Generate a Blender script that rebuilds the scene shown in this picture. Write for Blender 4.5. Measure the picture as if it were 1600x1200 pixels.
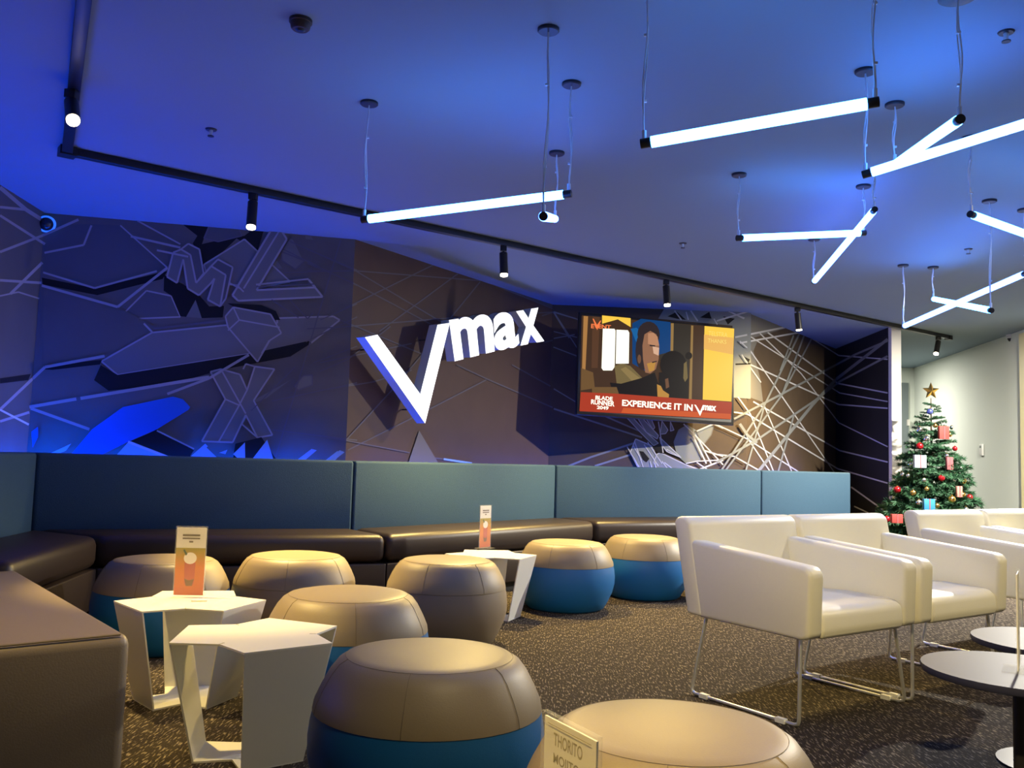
import bpy, bmesh, math, random
import numpy as np
from mathutils import Vector, Matrix
random.seed(7)
for o in list(bpy.data.objects): bpy.data.objects.remove(o, do_unlink=True)
S = bpy.context.scene
COL = S.collection

# ------------------------------------------------------------------ camera
FP = 1400.0
TH = math.atan(0.03); PI_ = math.atan(114 / FP)
CAM = np.array([0, 0, 1.0])
FW = np.array([0, math.cos(PI_), math.sin(PI_)]); U0 = np.array([0, -math.sin(PI_), math.cos(PI_)]); X0 = np.array([1.0, 0, 0])
CR = math.cos(TH) * X0 + math.sin(TH) * U0
CU = -math.sin(TH) * X0 + math.cos(TH) * U0
cd = bpy.data.cameras.new('camera'); cam = bpy.data.objects.new('camera', cd); COL.objects.link(cam)
cd.sensor_fit = 'HORIZONTAL'; cd.sensor_width = 36.0; cd.lens = 36.0 * FP / 1600.0; cd.clip_start = 0.02; cd.clip_end = 100
m = Matrix.Identity(4)
for i in range(3):
    m[i][0] = CR[i]; m[i][1] = CU[i]; m[i][2] = -FW[i]; m[i][3] = CAM[i]
cam.matrix_world = m
S.camera = cam

# ------------------------------------------------------------------ world, exposure
S.view_settings.view_transform = 'Standard'; S.view_settings.look = 'None'
S.view_settings.gamma = 1.0; S.view_settings.exposure = 0.0; S.view_settings.use_curve_mapping = False
W = bpy.data.worlds.new('world'); S.world = W; W.use_nodes = True
W.node_tree.nodes['Background'].inputs[0].default_value = (1.0, 0.96, 0.84, 1)
W.node_tree.nodes['Background'].inputs[1].default_value = 0.23
WARM = (1.0, 0.70, 0.22)

# ------------------------------------------------------------------ projection helpers (measuring the place from the photograph)
def ray(x, y): return FP * FW + (x - 800) * CR + (600 - y) * CU
def oz(x, y, z):
    d = ray(x, y); return CAM + d * ((z - 1.0) / d[2])
def onplane(x, y, p, n):
    d = ray(x, y); return CAM + d * (np.dot(p - CAM, n) / np.dot(d, n))
def proj(P):
    d = np.array(P, float) - CAM; w = d @ FW
    return 800 + FP * (d @ CR) / w, 600 - FP * (d @ CU) / w
def zat(P, y):     # height at plan position P that shows at image row y
    lo, hi = 0.0, 3.0
    for _ in range(40):
        mid = (lo + hi) / 2
        if proj((P[0], P[1], mid))[1] > y: lo = mid
        else: hi = mid
    return lo

# ------------------------------------------------------------------ materials
MATS = {}
def mat(name, col, rough=0.6, metal=0.0, spec=0.5, bump=0.0, scale=60.0, var=0.0, emit=None, estr=0.0, trans=0.0, alpha=1.0, sheen=0.0, stretch=None):
    if name in MATS: return MATS[name]
    M = bpy.data.materials.new(name); M.use_nodes = True
    nt = M.node_tree; b = nt.nodes['Principled BSDF']
    b.inputs['Base Color'].default_value = (*col, 1); b.inputs['Roughness'].default_value = rough
    b.inputs['Metallic'].default_value = metal; b.inputs['Specular IOR Level'].default_value = spec
    if sheen: b.inputs['Sheen Weight'].default_value = sheen
    if emit:
        b.inputs['Emission Color'].default_value = (*emit, 1); b.inputs['Emission Strength'].default_value = estr
    if trans: b.inputs['Transmission Weight'].default_value = trans
    if alpha < 1: b.inputs['Alpha'].default_value = alpha
    if bump or var:
        tc = nt.nodes.new('ShaderNodeTexCoord'); nz = nt.nodes.new('ShaderNodeTexNoise')
        nz.inputs['Scale'].default_value = scale; nz.inputs['Detail'].default_value = 3
        src = tc.outputs['Object']
        if stretch:
            mp = nt.nodes.new('ShaderNodeMapping'); mp.inputs['Scale'].default_value = stretch
            nt.links.new(src, mp.inputs['Vector']); src = mp.outputs['Vector']
        nt.links.new(src, nz.inputs['Vector'])
        if bump:
            bp = nt.nodes.new('ShaderNodeBump'); bp.inputs['Strength'].default_value = bump; bp.inputs['Distance'].default_value = 0.01
            nt.links.new(nz.outputs['Fac'], bp.inputs['Height']); nt.links.new(bp.outputs['Normal'], b.inputs['Normal'])
        if var:
            mx = nt.nodes.new('ShaderNodeMix'); mx.data_type = 'RGBA'
            mx.inputs['A'].default_value = (*[c * (1 - var) for c in col], 1); mx.inputs['B'].default_value = (*[min(1, c * (1 + var)) for c in col], 1)
            nt.links.new(nz.outputs['Fac'], mx.inputs['Factor']); nt.links.new(mx.outputs['Result'], b.inputs['Base Color'])
    MATS[name] = M
    return M

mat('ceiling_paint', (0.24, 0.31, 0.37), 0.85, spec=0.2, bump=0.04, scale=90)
mat('white_wall', (0.78, 0.83, 0.75), 0.8, spec=0.2, bump=0.03, scale=70)
mat('white_trim', (0.85, 0.82, 0.74), 0.5)
mat('cream_trim', (0.92, 0.82, 0.42), 0.5)
mat('grey_door', (0.20, 0.24, 0.25), 0.5, var=0.08, scale=3)
mat('mural_slate', (0.155, 0.135, 0.115), 0.6, spec=0.25, var=0.12, scale=4)
mat('mural_slate2', (0.135, 0.122, 0.106), 0.6, spec=0.25, var=0.12, scale=4)
mat('mural_umber', (0.115, 0.070, 0.052), 0.6, spec=0.25, var=0.12, scale=4)
mat('mural_brown', (0.105, 0.072, 0.045), 0.6, spec=0.25, var=0.15, scale=4)
mat('mural_ink', (0.022, 0.021, 0.022), 0.6, spec=0.25, var=0.15, scale=4)
mat('print_black', (0.016, 0.014, 0.013), 0.6, spec=0.2)
mat('print_grey', (0.20, 0.185, 0.165), 0.6, spec=0.2)
mat('print_midgrey', (0.125, 0.12, 0.118), 0.6, spec=0.2)
mat('print_pale', (0.27, 0.28, 0.27), 0.6, spec=0.2)
mat('print_line', (0.40, 0.36, 0.36), 0.6, spec=0.2)
mat('print_dimline', (0.15, 0.135, 0.15), 0.6, spec=0.2)
mat('print_white', (0.62, 0.61, 0.62), 0.6, spec=0.2)
mat('print_blue', (0.03, 0.16, 0.62), 0.6, spec=0.2)
mat('print_lightblue', (0.30, 0.50, 0.75), 0.6, spec=0.2)
mat('bench_teal', (0.045, 0.095, 0.155), 0.75, spec=0.2, bump=0.25, scale=220, var=0.25)
mat('bench_brown', (0.028, 0.019, 0.017), 0.42, spec=0.4, bump=0.06, scale=160)
mat('plinth_black', (0.01, 0.01, 0.01), 0.6)
mat('taupe_vinyl', (0.27, 0.215, 0.135), 0.48, spec=0.4, bump=0.05, scale=260, var=0.05)
mat('taupe_side', (0.25, 0.20, 0.135), 0.55, spec=0.35, bump=0.05, scale=260, var=0.05)
mat('blue_vinyl', (0.008, 0.125, 0.36), 0.5, spec=0.4, bump=0.05, scale=260, var=0.06)
mat('seam_thread', (0.19, 0.148, 0.09), 0.8)
mat('block_vinyl', (0.22, 0.175, 0.12), 0.42, spec=0.45, bump=0.06, scale=200, var=0.06)
mat('table_white', (0.78, 0.77, 0.70), 0.38, spec=0.5, bump=0.01, scale=50)
mat('chair_white', (0.82, 0.79, 0.64), 0.42, spec=0.45, bump=0.03, scale=150, var=0.02)
mat('chrome', (0.86, 0.86, 0.82), 0.28, metal=0.75)
mat('glide_clear', (0.75, 0.75, 0.72), 0.3, spec=0.6)
mat('black_metal', (0.016, 0.014, 0.013), 0.45, spec=0.4)
mat('canopy_dark', (0.018, 0.018, 0.03), 0.5)
mat('cable_clear', (0.70, 0.74, 0.78), 0.35, spec=0.6)
mat('tabletop_reflect_tint', (0.028, 0.029, 0.055), 0.5, spec=0.12, bump=0.01, scale=40)  # blue tint in the base colour stands in for the reflected blue ceiling
mat('card_paper', (0.80, 0.76, 0.66), 0.6)
mat('print_text', (0.33, 0.28, 0.16), 0.7)
mat('acrylic', (0.92, 0.93, 0.88), 0.06, spec=0.6, alpha=0.12)
mat('drink_pink', (0.50, 0.10, 0.05), 0.5); mat('drink_foam', (0.85, 0.78, 0.68), 0.6); mat('drink_dark', (0.20, 0.09, 0.03), 0.6); mat('drink_leaf', (0.06, 0.10, 0.015), 0.6)
mat('tree_green', (0.022, 0.075, 0.035), 0.65, spec=0.3, var=0.35, scale=12)
mat('tree_bark', (0.05, 0.03, 0.018), 0.8)
mat('gold', (0.78, 0.52, 0.16), 0.2, metal=1.0); mat('silver', (0.80, 0.82, 0.86), 0.12, metal=1.0)
mat('bauble_red', (0.42, 0.012, 0.02), 0.18, metal=0.6, spec=0.7); mat('bauble_blue', (0.10, 0.13, 0.42), 0.2, metal=0.6)
mat('felt_red', (0.30, 0.035, 0.03), 0.8); mat('paper_blue', (0.36, 0.42, 0.54), 0.7); mat('paper_pink', (0.35, 0.16, 0.13), 0.7); mat('foil_blue', (0.03, 0.18, 0.38), 0.4)
mat('white_plastic', (0.80, 0.80, 0.77), 0.4); mat('lcd_grey', (0.12, 0.16, 0.14), 0.3)
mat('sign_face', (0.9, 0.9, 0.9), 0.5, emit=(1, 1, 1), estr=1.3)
mat('sign_side', (0.55, 0.58, 0.62), 0.45)
mat('tv_black', (0.012, 0.012, 0.016), 0.35)
mat('lamp_lens', (1, 0.9, 0.7), 0.3, emit=(1.0, 0.86, 0.62), estr=14)
def carpet():
    M = bpy.data.materials.new('carpet'); M.use_nodes = True; nt = M.node_tree; b = nt.nodes['Principled BSDF']
    b.inputs['Roughness'].default_value = 0.95; b.inputs['Specular IOR Level'].default_value = 0.08
    tc = nt.nodes.new('ShaderNodeTexCoord'); mp = nt.nodes.new('ShaderNodeMapping'); mp.inputs['Scale'].default_value = (150, 24, 1); mp.inputs['Rotation'].default_value = (0, 0, math.radians(7))
    n1 = nt.nodes.new('ShaderNodeTexNoise'); n1.inputs['Scale'].default_value = 1.0; n1.inputs['Detail'].default_value = 1.5
    r = nt.nodes.new('ShaderNodeValToRGB'); r.color_ramp.elements[0].position = 0.55; r.color_ramp.elements[0].color = (0.038, 0.030, 0.025, 1)
    r.color_ramp.elements[1].position = 0.66; r.color_ramp.elements[1].color = (0.25, 0.205, 0.155, 1)
    n2 = nt.nodes.new('ShaderNodeTexNoise'); n2.inputs['Scale'].default_value = 190; n2.inputs['Detail'].default_value = 2
    mx = nt.nodes.new('ShaderNodeMix'); mx.data_type = 'RGBA'; mx.blend_type = 'MULTIPLY'; mx.inputs['Factor'].default_value = 0.8
    r2 = nt.nodes.new('ShaderNodeValToRGB'); r2.color_ramp.elements[0].position = 0.3; r2.color_ramp.elements[0].color = (0.3, 0.3, 0.3, 1); r2.color_ramp.elements[1].position = 0.65
    bp = nt.nodes.new('ShaderNodeBump'); bp.inputs['Strength'].default_value = 0.5; bp.inputs['Distance'].default_value = 0.006
    L = nt.links.new
    L(tc.outputs['Object'], mp.inputs['Vector']); L(mp.outputs['Vector'], n1.inputs['Vector']); L(n1.outputs['Fac'], r.inputs['Fac'])
    L(tc.outputs['Object'], n2.inputs['Vector']); L(n2.outputs['Fac'], r2.inputs['Fac'])
    L(r.outputs['Color'], mx.inputs['A']); L(r2.outputs['Color'], mx.inputs['B']); L(mx.outputs['Result'], b.inputs['Base Color'])
    L(n2.outputs['Fac'], bp.inputs['Height']); L(bp.outputs['Normal'], b.inputs['Normal'])
    MATS['carpet'] = M
carpet()
def gradcard():
    M = bpy.data.materials.new('card_sunset'); M.use_nodes = True; nt = M.node_tree; b = nt.nodes['Principled BSDF']; b.inputs['Roughness'].default_value = 0.5
    tc = nt.nodes.new('ShaderNodeTexCoord'); sp = nt.nodes.new('ShaderNodeSeparateXYZ'); r = nt.nodes.new('ShaderNodeValToRGB')
    e = r.color_ramp.elements; e[0].position = 0.0; e[0].color = (0.55, 0.10, 0.02, 1); e[1].position = 1.0; e[1].color = (0.36, 0.30, 0.01, 1)
    k = e.new(0.6); k.color = (0.66, 0.20, 0.015, 1)
    nt.links.new(tc.outputs['Generated'], sp.inputs[0]); nt.links.new(sp.outputs['Z'], r.inputs['Fac']); nt.links.new(r.outputs['Color'], b.inputs['Base Color'])
    MATS['card_sunset'] = M
gradcard()

# ------------------------------------------------------------------ mesh helpers
class MB:
    def __init__(s): s.v = []; s.f = []; s.mi = []; s.m = []
    def mid(s, name):
        if name not in s.m: s.m.append(name)
        return s.m.index(name)
    def add(s, vs, fs, mt):
        k = len(s.v); s.v += [tuple(map(float, v)) for v in vs]; i = s.mid(mt)
        for f in fs: s.f.append([a + k for a in f]); s.mi.append(i)
        return s
    def prism(s, poly, off, mt, capped=True):       # polygon (3d points) swept along off
        n = len(poly); off = np.array(off, float); P = [np.array(p, float) for p in poly]
        nrm = sum((np.cross(P[i], P[(i + 1) % n]) for i in range(n)), np.zeros(3))
        if np.dot(nrm, off) > 0: P = P[::-1]
        vs = P + [p + off for p in P]
        fs = [list(range(n)), list(range(2 * n - 1, n - 1, -1))]
        fs += [[i, i + n, (i + 1) % n + n, (i + 1) % n] for i in range(n)]
        return s.add(vs, fs, mt)
    def box(s, c, d, mt, rz=0.0):
        cx, cy, cz = c; hx, hy, hz = [q / 2 for q in d]; ca, sa = math.cos(rz), math.sin(rz)
        b = [(-hx, -hy), (hx, -hy), (hx, hy), (-hx, hy)]
        return s.prism([(cx + x * ca - y * sa, cy + x * sa + y * ca, cz - hz) for x, y in b], (0, 0, 2 * hz), mt)
    def tube(s, pts, r, mt, n=8, caps=True):
        P = [np.array(p, float) for p in pts]; k = len(P); vs = []; fs = []
        rr = r if isinstance(r, (list, tuple)) else [r] * k
        up = None
        for i in range(k):
            t = P[min(i + 1, k - 1)] - P[max(i - 1, 0)]; t /= np.linalg.norm(t)
            if up is None: up = np.array([0, 0, 1.0]) if abs(t[2]) < 0.9 else np.array([1.0, 0, 0])
            a = np.cross(t, up); a /= np.linalg.norm(a); bb = np.cross(a, t); up = bb
            for j in range(n):
                w = 2 * math.pi * j / n; vs.append(P[i] + rr[i] * (math.cos(w) * a + math.sin(w) * bb))
        for i in range(k - 1):
            for j in range(n):
                fs.append([i * n + j, i * n + (j + 1) % n, (i + 1) * n + (j + 1) % n, (i + 1) * n + j])
        if caps: fs += [list(range(n))[::-1], [(k - 1) * n + j for j in range(n)]]
        return s.add(vs, fs, mt)
    def lathe(s, prof, mt, c=(0, 0, 0), n=32):      # prof: (r,z) bottom to top
        vs = []; fs = []; k = len(prof)
        for r, z in prof:
            for j in range(n):
                w = 2 * math.pi * j / n; vs.append((c[0] + r * math.cos(w), c[1] + r * math.sin(w), c[2] + z))
        for i in range(k - 1):
            for j in range(n): fs.append([i * n + j, i * n + (j + 1) % n, (i + 1) * n + (j + 1) % n, (i + 1) * n + j])
        fs += [list(range(n))[::-1], [(k - 1) * n + j for j in range(n)]]
        return s.add(vs, fs, mt)
    def build(s, name, parent=None, smooth=False, bevel=0.0, seg=2, ang=30, base=None):
        me = bpy.data.meshes.new(name)
        V = s.v if base is None else [tuple(np.array(v) - np.array(base)) for v in s.v]
        me.from_pydata(V, [], s.f)
        for q in s.m: me.materials.append(MATS[q])
        me.polygons.foreach_set('material_index', s.mi)
        me.update()
        if bevel:
            bm = bmesh.new(); bm.from_mesh(me); bmesh.ops.remove_doubles(bm, verts=bm.verts, dist=1e-5)
            ed = [e for e in bm.edges if len(e.link_faces) == 2 and e.calc_face_angle(0) > math.radians(ang)]
            bmesh.ops.bevel(bm, geom=ed, offset=bevel, segments=seg, profile=0.5, affect='EDGES', clamp_overlap=True)
            bm.to_mesh(me); bm.free(); smooth = True
        if smooth:
            me.polygons.foreach_set('use_smooth', [True] * len(me.polygons))
            try: me.set_sharp_from_angle(angle=math.radians(40))
            except Exception: pass
        o = bpy.data.objects.new(name, me); COL.objects.link(o)
        if base is not None and parent is None: o.location = base
        if parent: o.parent = parent
        return o
def empty(name, loc=(0, 0, 0), rz=0.0):
    o = bpy.data.objects.new(name, None); COL.objects.link(o); o.location = tuple(map(float, loc)); o.rotation_euler = (0, 0, rz); o.empty_display_size = 0.1
    return o
def tag(o, label, cat, group=None):
    o['label'] = label; o['category'] = cat
    if group: o['group'] = group
    return o
def struct(o, label=None):
    o['kind'] = 'structure'
    if label: o['label'] = label
    return o
def dup(root, loc, rz=0.0):
    r = root.copy(); COL.objects.link(r); r.location = tuple(map(float, loc)); r.rotation_euler = (0, 0, rz)
    for ch in root.children:
        c = ch.copy(); COL.objects.link(c); c.parent = r
        for g in ch.children:
            d = g.copy(); COL.objects.link(d); d.parent = c
    return r
def textmesh(txt, bold=0.0, extrude=0.0):
    cu = bpy.data.curves.new('t', 'FONT'); cu.body = txt; cu.offset = bold; cu.extrude = extrude; cu.resolution_u = 6
    o = bpy.data.objects.new('t', cu); COL.objects.link(o)
    dg = bpy.context.evaluated_depsgraph_get(); me = bpy.data.meshes.new_from_object(o.evaluated_get(dg))
    V = np.array([v.co[:] for v in me.vertices]); Fc = [list(p.vertices) for p in me.polygons]
    bpy.data.objects.remove(o, do_unlink=True); bpy.data.meshes.remove(me); bpy.data.curves.remove(cu)
    V[:, 0] = (V[:, 0] - V[:, 0].min()) / max(1e-6, np.ptp(V[:, 0])); V[:, 1] = (V[:, 1] - V[:, 1].min()) / max(1e-6, np.ptp(V[:, 1]))
    return V, Fc
def aim_spot(name, loc, target, energy, size, blend, color, parent=None, radius=0.03):
    l = bpy.data.lights.new(name, 'SPOT'); l.energy = energy; l.spot_size = math.radians(size); l.spot_blend = blend; l.color = color; l.shadow_soft_size = radius
    o = bpy.data.objects.new(name, l); COL.objects.link(o)
    d = Vector(target) - Vector(loc); o.rotation_euler = d.to_track_quat('-Z', 'Y').to_euler(); o.location = loc
    return o

# ------------------------------------------------------------------ structure
CZ = 2.65
P = [np.array(p) for p in [(-3.40, 6.34), (-1.253, 6.86), (0.41, 9.56), (2.55, 9.70), (4.53, 12.49), (4.404, 10.456)]]
PL = np.array([-3.05, 2.6])
E1 = np.array([0.794, 0.608]); E2 = np.array([0.608, -0.794])

fl = MB().prism([(-5, -3, -0.1), (9, -3, -0.1), (9, 17, -0.1), (-5, 17, -0.1)], (0, 0, 0.1), 'carpet').build('floor'); struct(fl)
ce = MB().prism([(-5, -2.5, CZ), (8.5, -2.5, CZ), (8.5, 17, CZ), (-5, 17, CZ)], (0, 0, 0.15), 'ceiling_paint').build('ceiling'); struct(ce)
def wallseg(name, a, b, mt, z0=0, z1=CZ, t=0.10, back=None):
    a = np.array(a); b = np.array(b); d = (b - a) / np.linalg.norm(b - a); n = np.array([d[1], -d[0]])   # n: room side for left-to-right walls
    q = [(*a, z0), (*b, z0), (*(b - n * t), z0), (*(a - n * t), z0)]
    return struct(MB().prism(q, (0, 0, z1 - z0), mt).build(name))
FAC = [(PL, P[0], 'mural_slate2', 'wall_left'), (P[0], P[1], 'mural_slate', 'wall_back'), (P[1], P[2], 'mural_umber', 'wall_back'),
       (P[2], P[3], 'mural_brown', 'wall_back'), (P[3], P[4], 'mural_brown', 'wall_back'), (P[4], P[5], 'mural_ink', 'wall_back')]
WALLS = []
FL = ['dark slate mural wall at the left edge', 'slate mural wall panel with outlined letters', 'umber mural wall panel behind the lit sign', 'brown mural wall panel behind the television', 'brown mural wall panel crossed by pale lines', 'near black mural wall panel beside the white post']
for (a, b, mt, nm), lb in zip(FAC, FL):
    w = wallseg(nm, a, b, mt); w['label'] = lb; WALLS.append(w)
struct(MB().prism([(-3.05, 2.6, 0), (-2.6, -2.5, 0), (-2.7, -2.5, 0), (-3.15, 2.6, 0)], (0, 0, CZ), 'mural_slate2').build('wall_left'), 'added dark slate wall left of the camera, shutting out ambient light')  # unseen wall added to keep ambient light off the left ceiling
struct(MB().prism([(-2.7, -2.5, 0), (1.2, -2.5, 0), (1.2, -2.6, 0), (-2.7, -2.6, 0)], (0, 0, CZ), 'mural_slate2').build('wall_behind_blocker'), 'added dark slate wall behind the camera, shutting out ambient light')  # added out of view to cut ambient light from behind
# white end post, far wall, door, right wall
P5 = P[5]
struct(MB().box((P5[0] + 0.062, P5[1] - 0.02, CZ / 2), (0.112, 0.14, CZ), 'white_trim', 0).build('trim_1'), 'white end post of the mural wall')
FC = np.array([6.577, 14.6]); RN = np.array([5.70, 8.86])
struct(MB().prism([(4.55, 14.75, 0), (FC[0], FC[1], 0), (FC[0], FC[1] + 0.1, 0), (4.55, 14.85, 0)], (0, 0, CZ), 'white_wall').build('wall_far'))
dR = (RN - FC) / np.linalg.norm(RN - FC); nR = np.array([dR[1], -dR[0]])
struct(MB().prism([(*FC, 0), (*RN, 0), (*(RN - nR * 0.1), 0), (*(FC - nR * 0.1), 0)], (0, 0, CZ), 'white_wall').build('wall_right'))
dx0, dx1 = oz(1396, 700, CZ)[0], 0
def farx(px): return (px - 800) / FP * 14.55
dr = MB().box(((farx(1396) + farx(1423)) / 2, 14.60, 1.2), (farx(1423) - farx(1396), 0.05, 2.4), 'grey_door').build('door_1'); struct(dr, 'grey door in the far corner')
MB().box((farx(1421.5), 14.55, 1.02), (0.02, 0.06, 0.14), 'chrome').build('door_handle', dr)
MB().box((farx(1421.5), 14.55, 1.75), (0.03, 0.06, 0.10), 'white_trim').build('hinge', dr)
wr = RN - FC
def onright(px, py): return onplane(px, py, np.array([*FC, 1.0]), np.array([nR[0], nR[1], 0]))
q0 = onright(1602, 700); q1 = q0[:2] + dR * 0.9
MB_ = MB().prism([(*q0[:2], 0), (*q1, 0), (*(q1 + nR * 0.05), 0), (*(q0[:2] + nR * 0.05), 0)], (0, 0, 2.6), 'cream_trim').build('trim_2'); struct(MB_, 'cream frame at the right end of the white wall')

# ------------------------------------------------------------------ mural print (flat print laid on the wall panels)
def crease(i):      # image line of crease i (top, bottom)
    return proj((*P[i], CZ)), proj((*P[i], 0.4))
CRE = [crease(i) for i in range(6)]
def crx(i, y):
    (x1, y1), (x2, y2) = CRE[i]; return x1 + (x2 - x1) * (y - y1) / (y2 - y1)
def facet_of(x, y):
    k = 0
    for i in range(5):
        if x > crx(i, y): k = i + 1
    return k
FN = []
for a, b, _, _ in FAC:
    d = (b - a) / np.linalg.norm(b - a); FN.append(np.array([d[1], -d[0], 0]))
LAY = [0] * 6
PRM = [MB() for _ in range(6)]
def pt(k, x, y, off):
    a = FAC[k][0]; return onplane(x, y, np.array([a[0], a[1], 1.0]) + FN[k] * off, FN[k])
def mpoly(pts, mt, k=None):
    if k is None:
        c = np.mean(np.array(pts), axis=0); k = facet_of(*c)
    LAY[k] += 1
    off = 0.0010 + 0.00022 * LAY[k]
    pp = [pt(k, x, y, off) for x, y in pts]
    nrm = sum((np.cross(pp[i], pp[(i + 1) % len(pp)]) for i in range(len(pp))), np.zeros(3))
    if np.dot(nrm, FN[k]) < 0: pp = pp[::-1]
    # triangulate
    from mathutils.geometry import tessellate_polygon
    tr = tessellate_polygon([[Vector(p) for p in pp]])
    fs = []
    for t in tr:
        a, b, c = [np.array(pp[i]) for i in t]
        fs.append(list(t) if np.dot(np.cross(b - a, c - a), FN[k]) > 0 else list(t)[::-1])
    PRM[k].add(pp, fs, mt)
def mline(pts, w, mt):
    for (xa, ya), (xb, yb) in zip(pts[:-1], pts[1:]):
        ts = [0.0, 1.0]
        for i in range(5):
            fa, fb = xa - crx(i, ya), xb - crx(i, yb)
            if fa * fb < 0: ts.append(fa / (fa - fb))
        ts.sort()
        L = math.hypot(xb - xa, yb - ya); nx, ny = -(yb - ya) / L * w / 2, (xb - xa) / L * w / 2
        for t0, t1 in zip(ts[:-1], ts[1:]):
            if t1 - t0 < 1e-3: continue
            p0 = (xa + (xb - xa) * t0, ya + (yb - ya) * t0); p1 = (xa + (xb - xa) * t1, ya + (yb - ya) * t1)
            k = facet_of((p0[0] + p1[0]) / 2, (p0[1] + p1[1]) / 2)
            mpoly([(p0[0] + nx, p0[1] + ny), (p1[0] + nx, p1[1] + ny), (p1[0] - nx, p1[1] - ny), (p0[0] - nx, p0[1] - ny)], mt, k)
def outl(pts, mt, w, lm):
    if mt: mpoly(pts, mt)
    mline(list(pts) + [pts[0]], w, lm)
A = lambda L: [(x / 2.448, y / 2.448 + 250) for x, y in L]             # left crop
B = lambda L: [(x / 3.0 + 500, y / 3.0 + 340) for x, y in L]           # centre crop
B2 = lambda L: [(x / 3.81 + 480, y / 3.81 + 330) for x, y in L]
Cc = lambda L: [(x / 2.7586 + 840, y / 2.7586 + 440) for x, y in L]    # right crop
D = lambda L: [(x / 3.3333 + 1120, y / 3.3333 + 440) for x, y in L]
G = lambda L: [(x / 5.714 + 260, y / 5.714 + 330) for x, y in L]
K = lambda L: [(x / 5.3333 + 830, y / 5.3333 + 640) for x, y in L]
# -- left panels
mpoly(A([(165, 250), (350, 245), (460, 250), (640, 410), (600, 425), (362, 490), (165, 432)]), 'print_midgrey', 1)
mpoly(A([(160, 450), (362, 490), (640, 425), (622, 455), (372, 517), (163, 476)]), 'print_black', 1)
outl(A([(450, 610), (560, 500), (655, 520), (690, 600)]), 'print_midgrey', 2.4, 'print_line')
mpoly(A([(628, 440), (700, 475), (760, 515), (800, 560), (857, 558), (852, 602), (772, 605), (748, 535), (712, 600), (690, 598), (657, 520), (626, 500)]), 'print_black', 1)
mpoly(A([(735, 560), (748, 535), (772, 605), (712, 600)]), 'print_grey', 1)
mpoly(A([(685, 235), (800, 245), (772, 322), (815, 312), (935, 290), (985, 250), (1010, 265), (985, 350), (905, 300), (800, 402), (770, 400), (738, 318), (755, 290)]), 'print_black', 1)
outl(A([(780, 300), (805, 240), (905, 245), (925, 290), (835, 312)]), 'print_midgrey', 2.2, 'print_dimline')
outl(A([(780, 400), (935, 303), (1110, 465), (985, 490), (930, 480), (800, 470)]), 'print_grey', 2.4, 'print_line')
mpoly(A([(1110, 300), (1120, 305), (1160, 385), (1075, 355)]), 'print_grey', 1)
outl(A([(1075, 350), (1165, 385), (1130, 418), (1080, 385)]), 'print_grey', 2, 'print_dimline')
mpoly(A([(1165, 280), (1185, 284), (1200, 306), (1170, 302)]), 'print_grey', 1)
mpoly(A([(1040, 395), (1060, 385), (1080, 415), (1065, 415)]), 'print_grey', 1)
mpoly(A([(160, 480), (450, 562), (600, 640), (390, 750), (160, 785)]), 'mural_slate2', 1)
outl(A([(388, 770), (582, 660), (860, 632), (1060, 625), (1060, 605), (1275, 598), (1300, 612), (1190, 700), (950, 742), (450, 822)]), 'print_grey', 2.6, 'print_line')
mline(A([(550, 625), (582, 658)]), 3, 'print_line'); mline(A([(590, 645), (870, 612)]), 3, 'print_dimline')
mpoly(A([(360, 842), (385, 785), (450, 822), (950, 742), (1180, 692), (1192, 700), (1110, 752), (850, 802), (640, 862), (415, 882)]), 'print_black', 1)
mpoly(A([(160, 800), (190, 782), (390, 765), (382, 782), (200, 803)]), 'print_black', 1)
mpoly(A([(0, 835), (118, 818), (108, 842), (0, 855)]), 'print_black', 0)
mpoly(A([(870, 548), (1000, 555), (1055, 578), (1072, 612), (1040, 612), (1022, 590), (900, 565)]), 'print_black', 1)
outl(A([(862, 598), (892, 563), (1035, 590), (1076, 662), (1032, 690), (985, 772), (872, 640)]), 'print_grey', 2.4, 'print_line')
mline(A([(892, 563), (915, 612), (872, 652)]), 2.2, 'print_line'); mline(A([(915, 612), (1070, 640)]), 2.2, 'print_line'); mline(A([(1030, 690), (1000, 740)]), 2.2, 'print_line')
mpoly(A([(950, 930), (1110, 842), (1020, 910), (985, 925)]), 'print_grey', 1)
outl(A([(1125, 865), (1160, 825), (1195, 822), (1195, 860), (1140, 880)]), 'print_grey', 2, 'print_dimline')
# X block
outl(A([(805, 810), (845, 800), (918, 820), (945, 880), (975, 790), (1050, 800), (970, 920), (1042, 1052), (985, 1062), (940, 975), (890, 1080), (772, 1076), (862, 915)]), 'print_grey', 2.6, 'print_line')
for L in ([(845, 800), (940, 970)], [(862, 915), (915, 938), (835, 1080)], [(930, 800), (940, 780), (975, 790)], [(940, 980), (925, 1010), (985, 1062)], [(915, 938), (945, 880)]): mline(A(L), 2.4, 'print_line')
mpoly(A([(570, 1045), (600, 1030), (742, 1110), (722, 1140), (640, 1130), (500, 1075)]), 'print_black', 1)
mpoly(A([(900, 1085), (1000, 1060), (1060, 1150), (890, 1150)]), 'print_black', 1)
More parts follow.
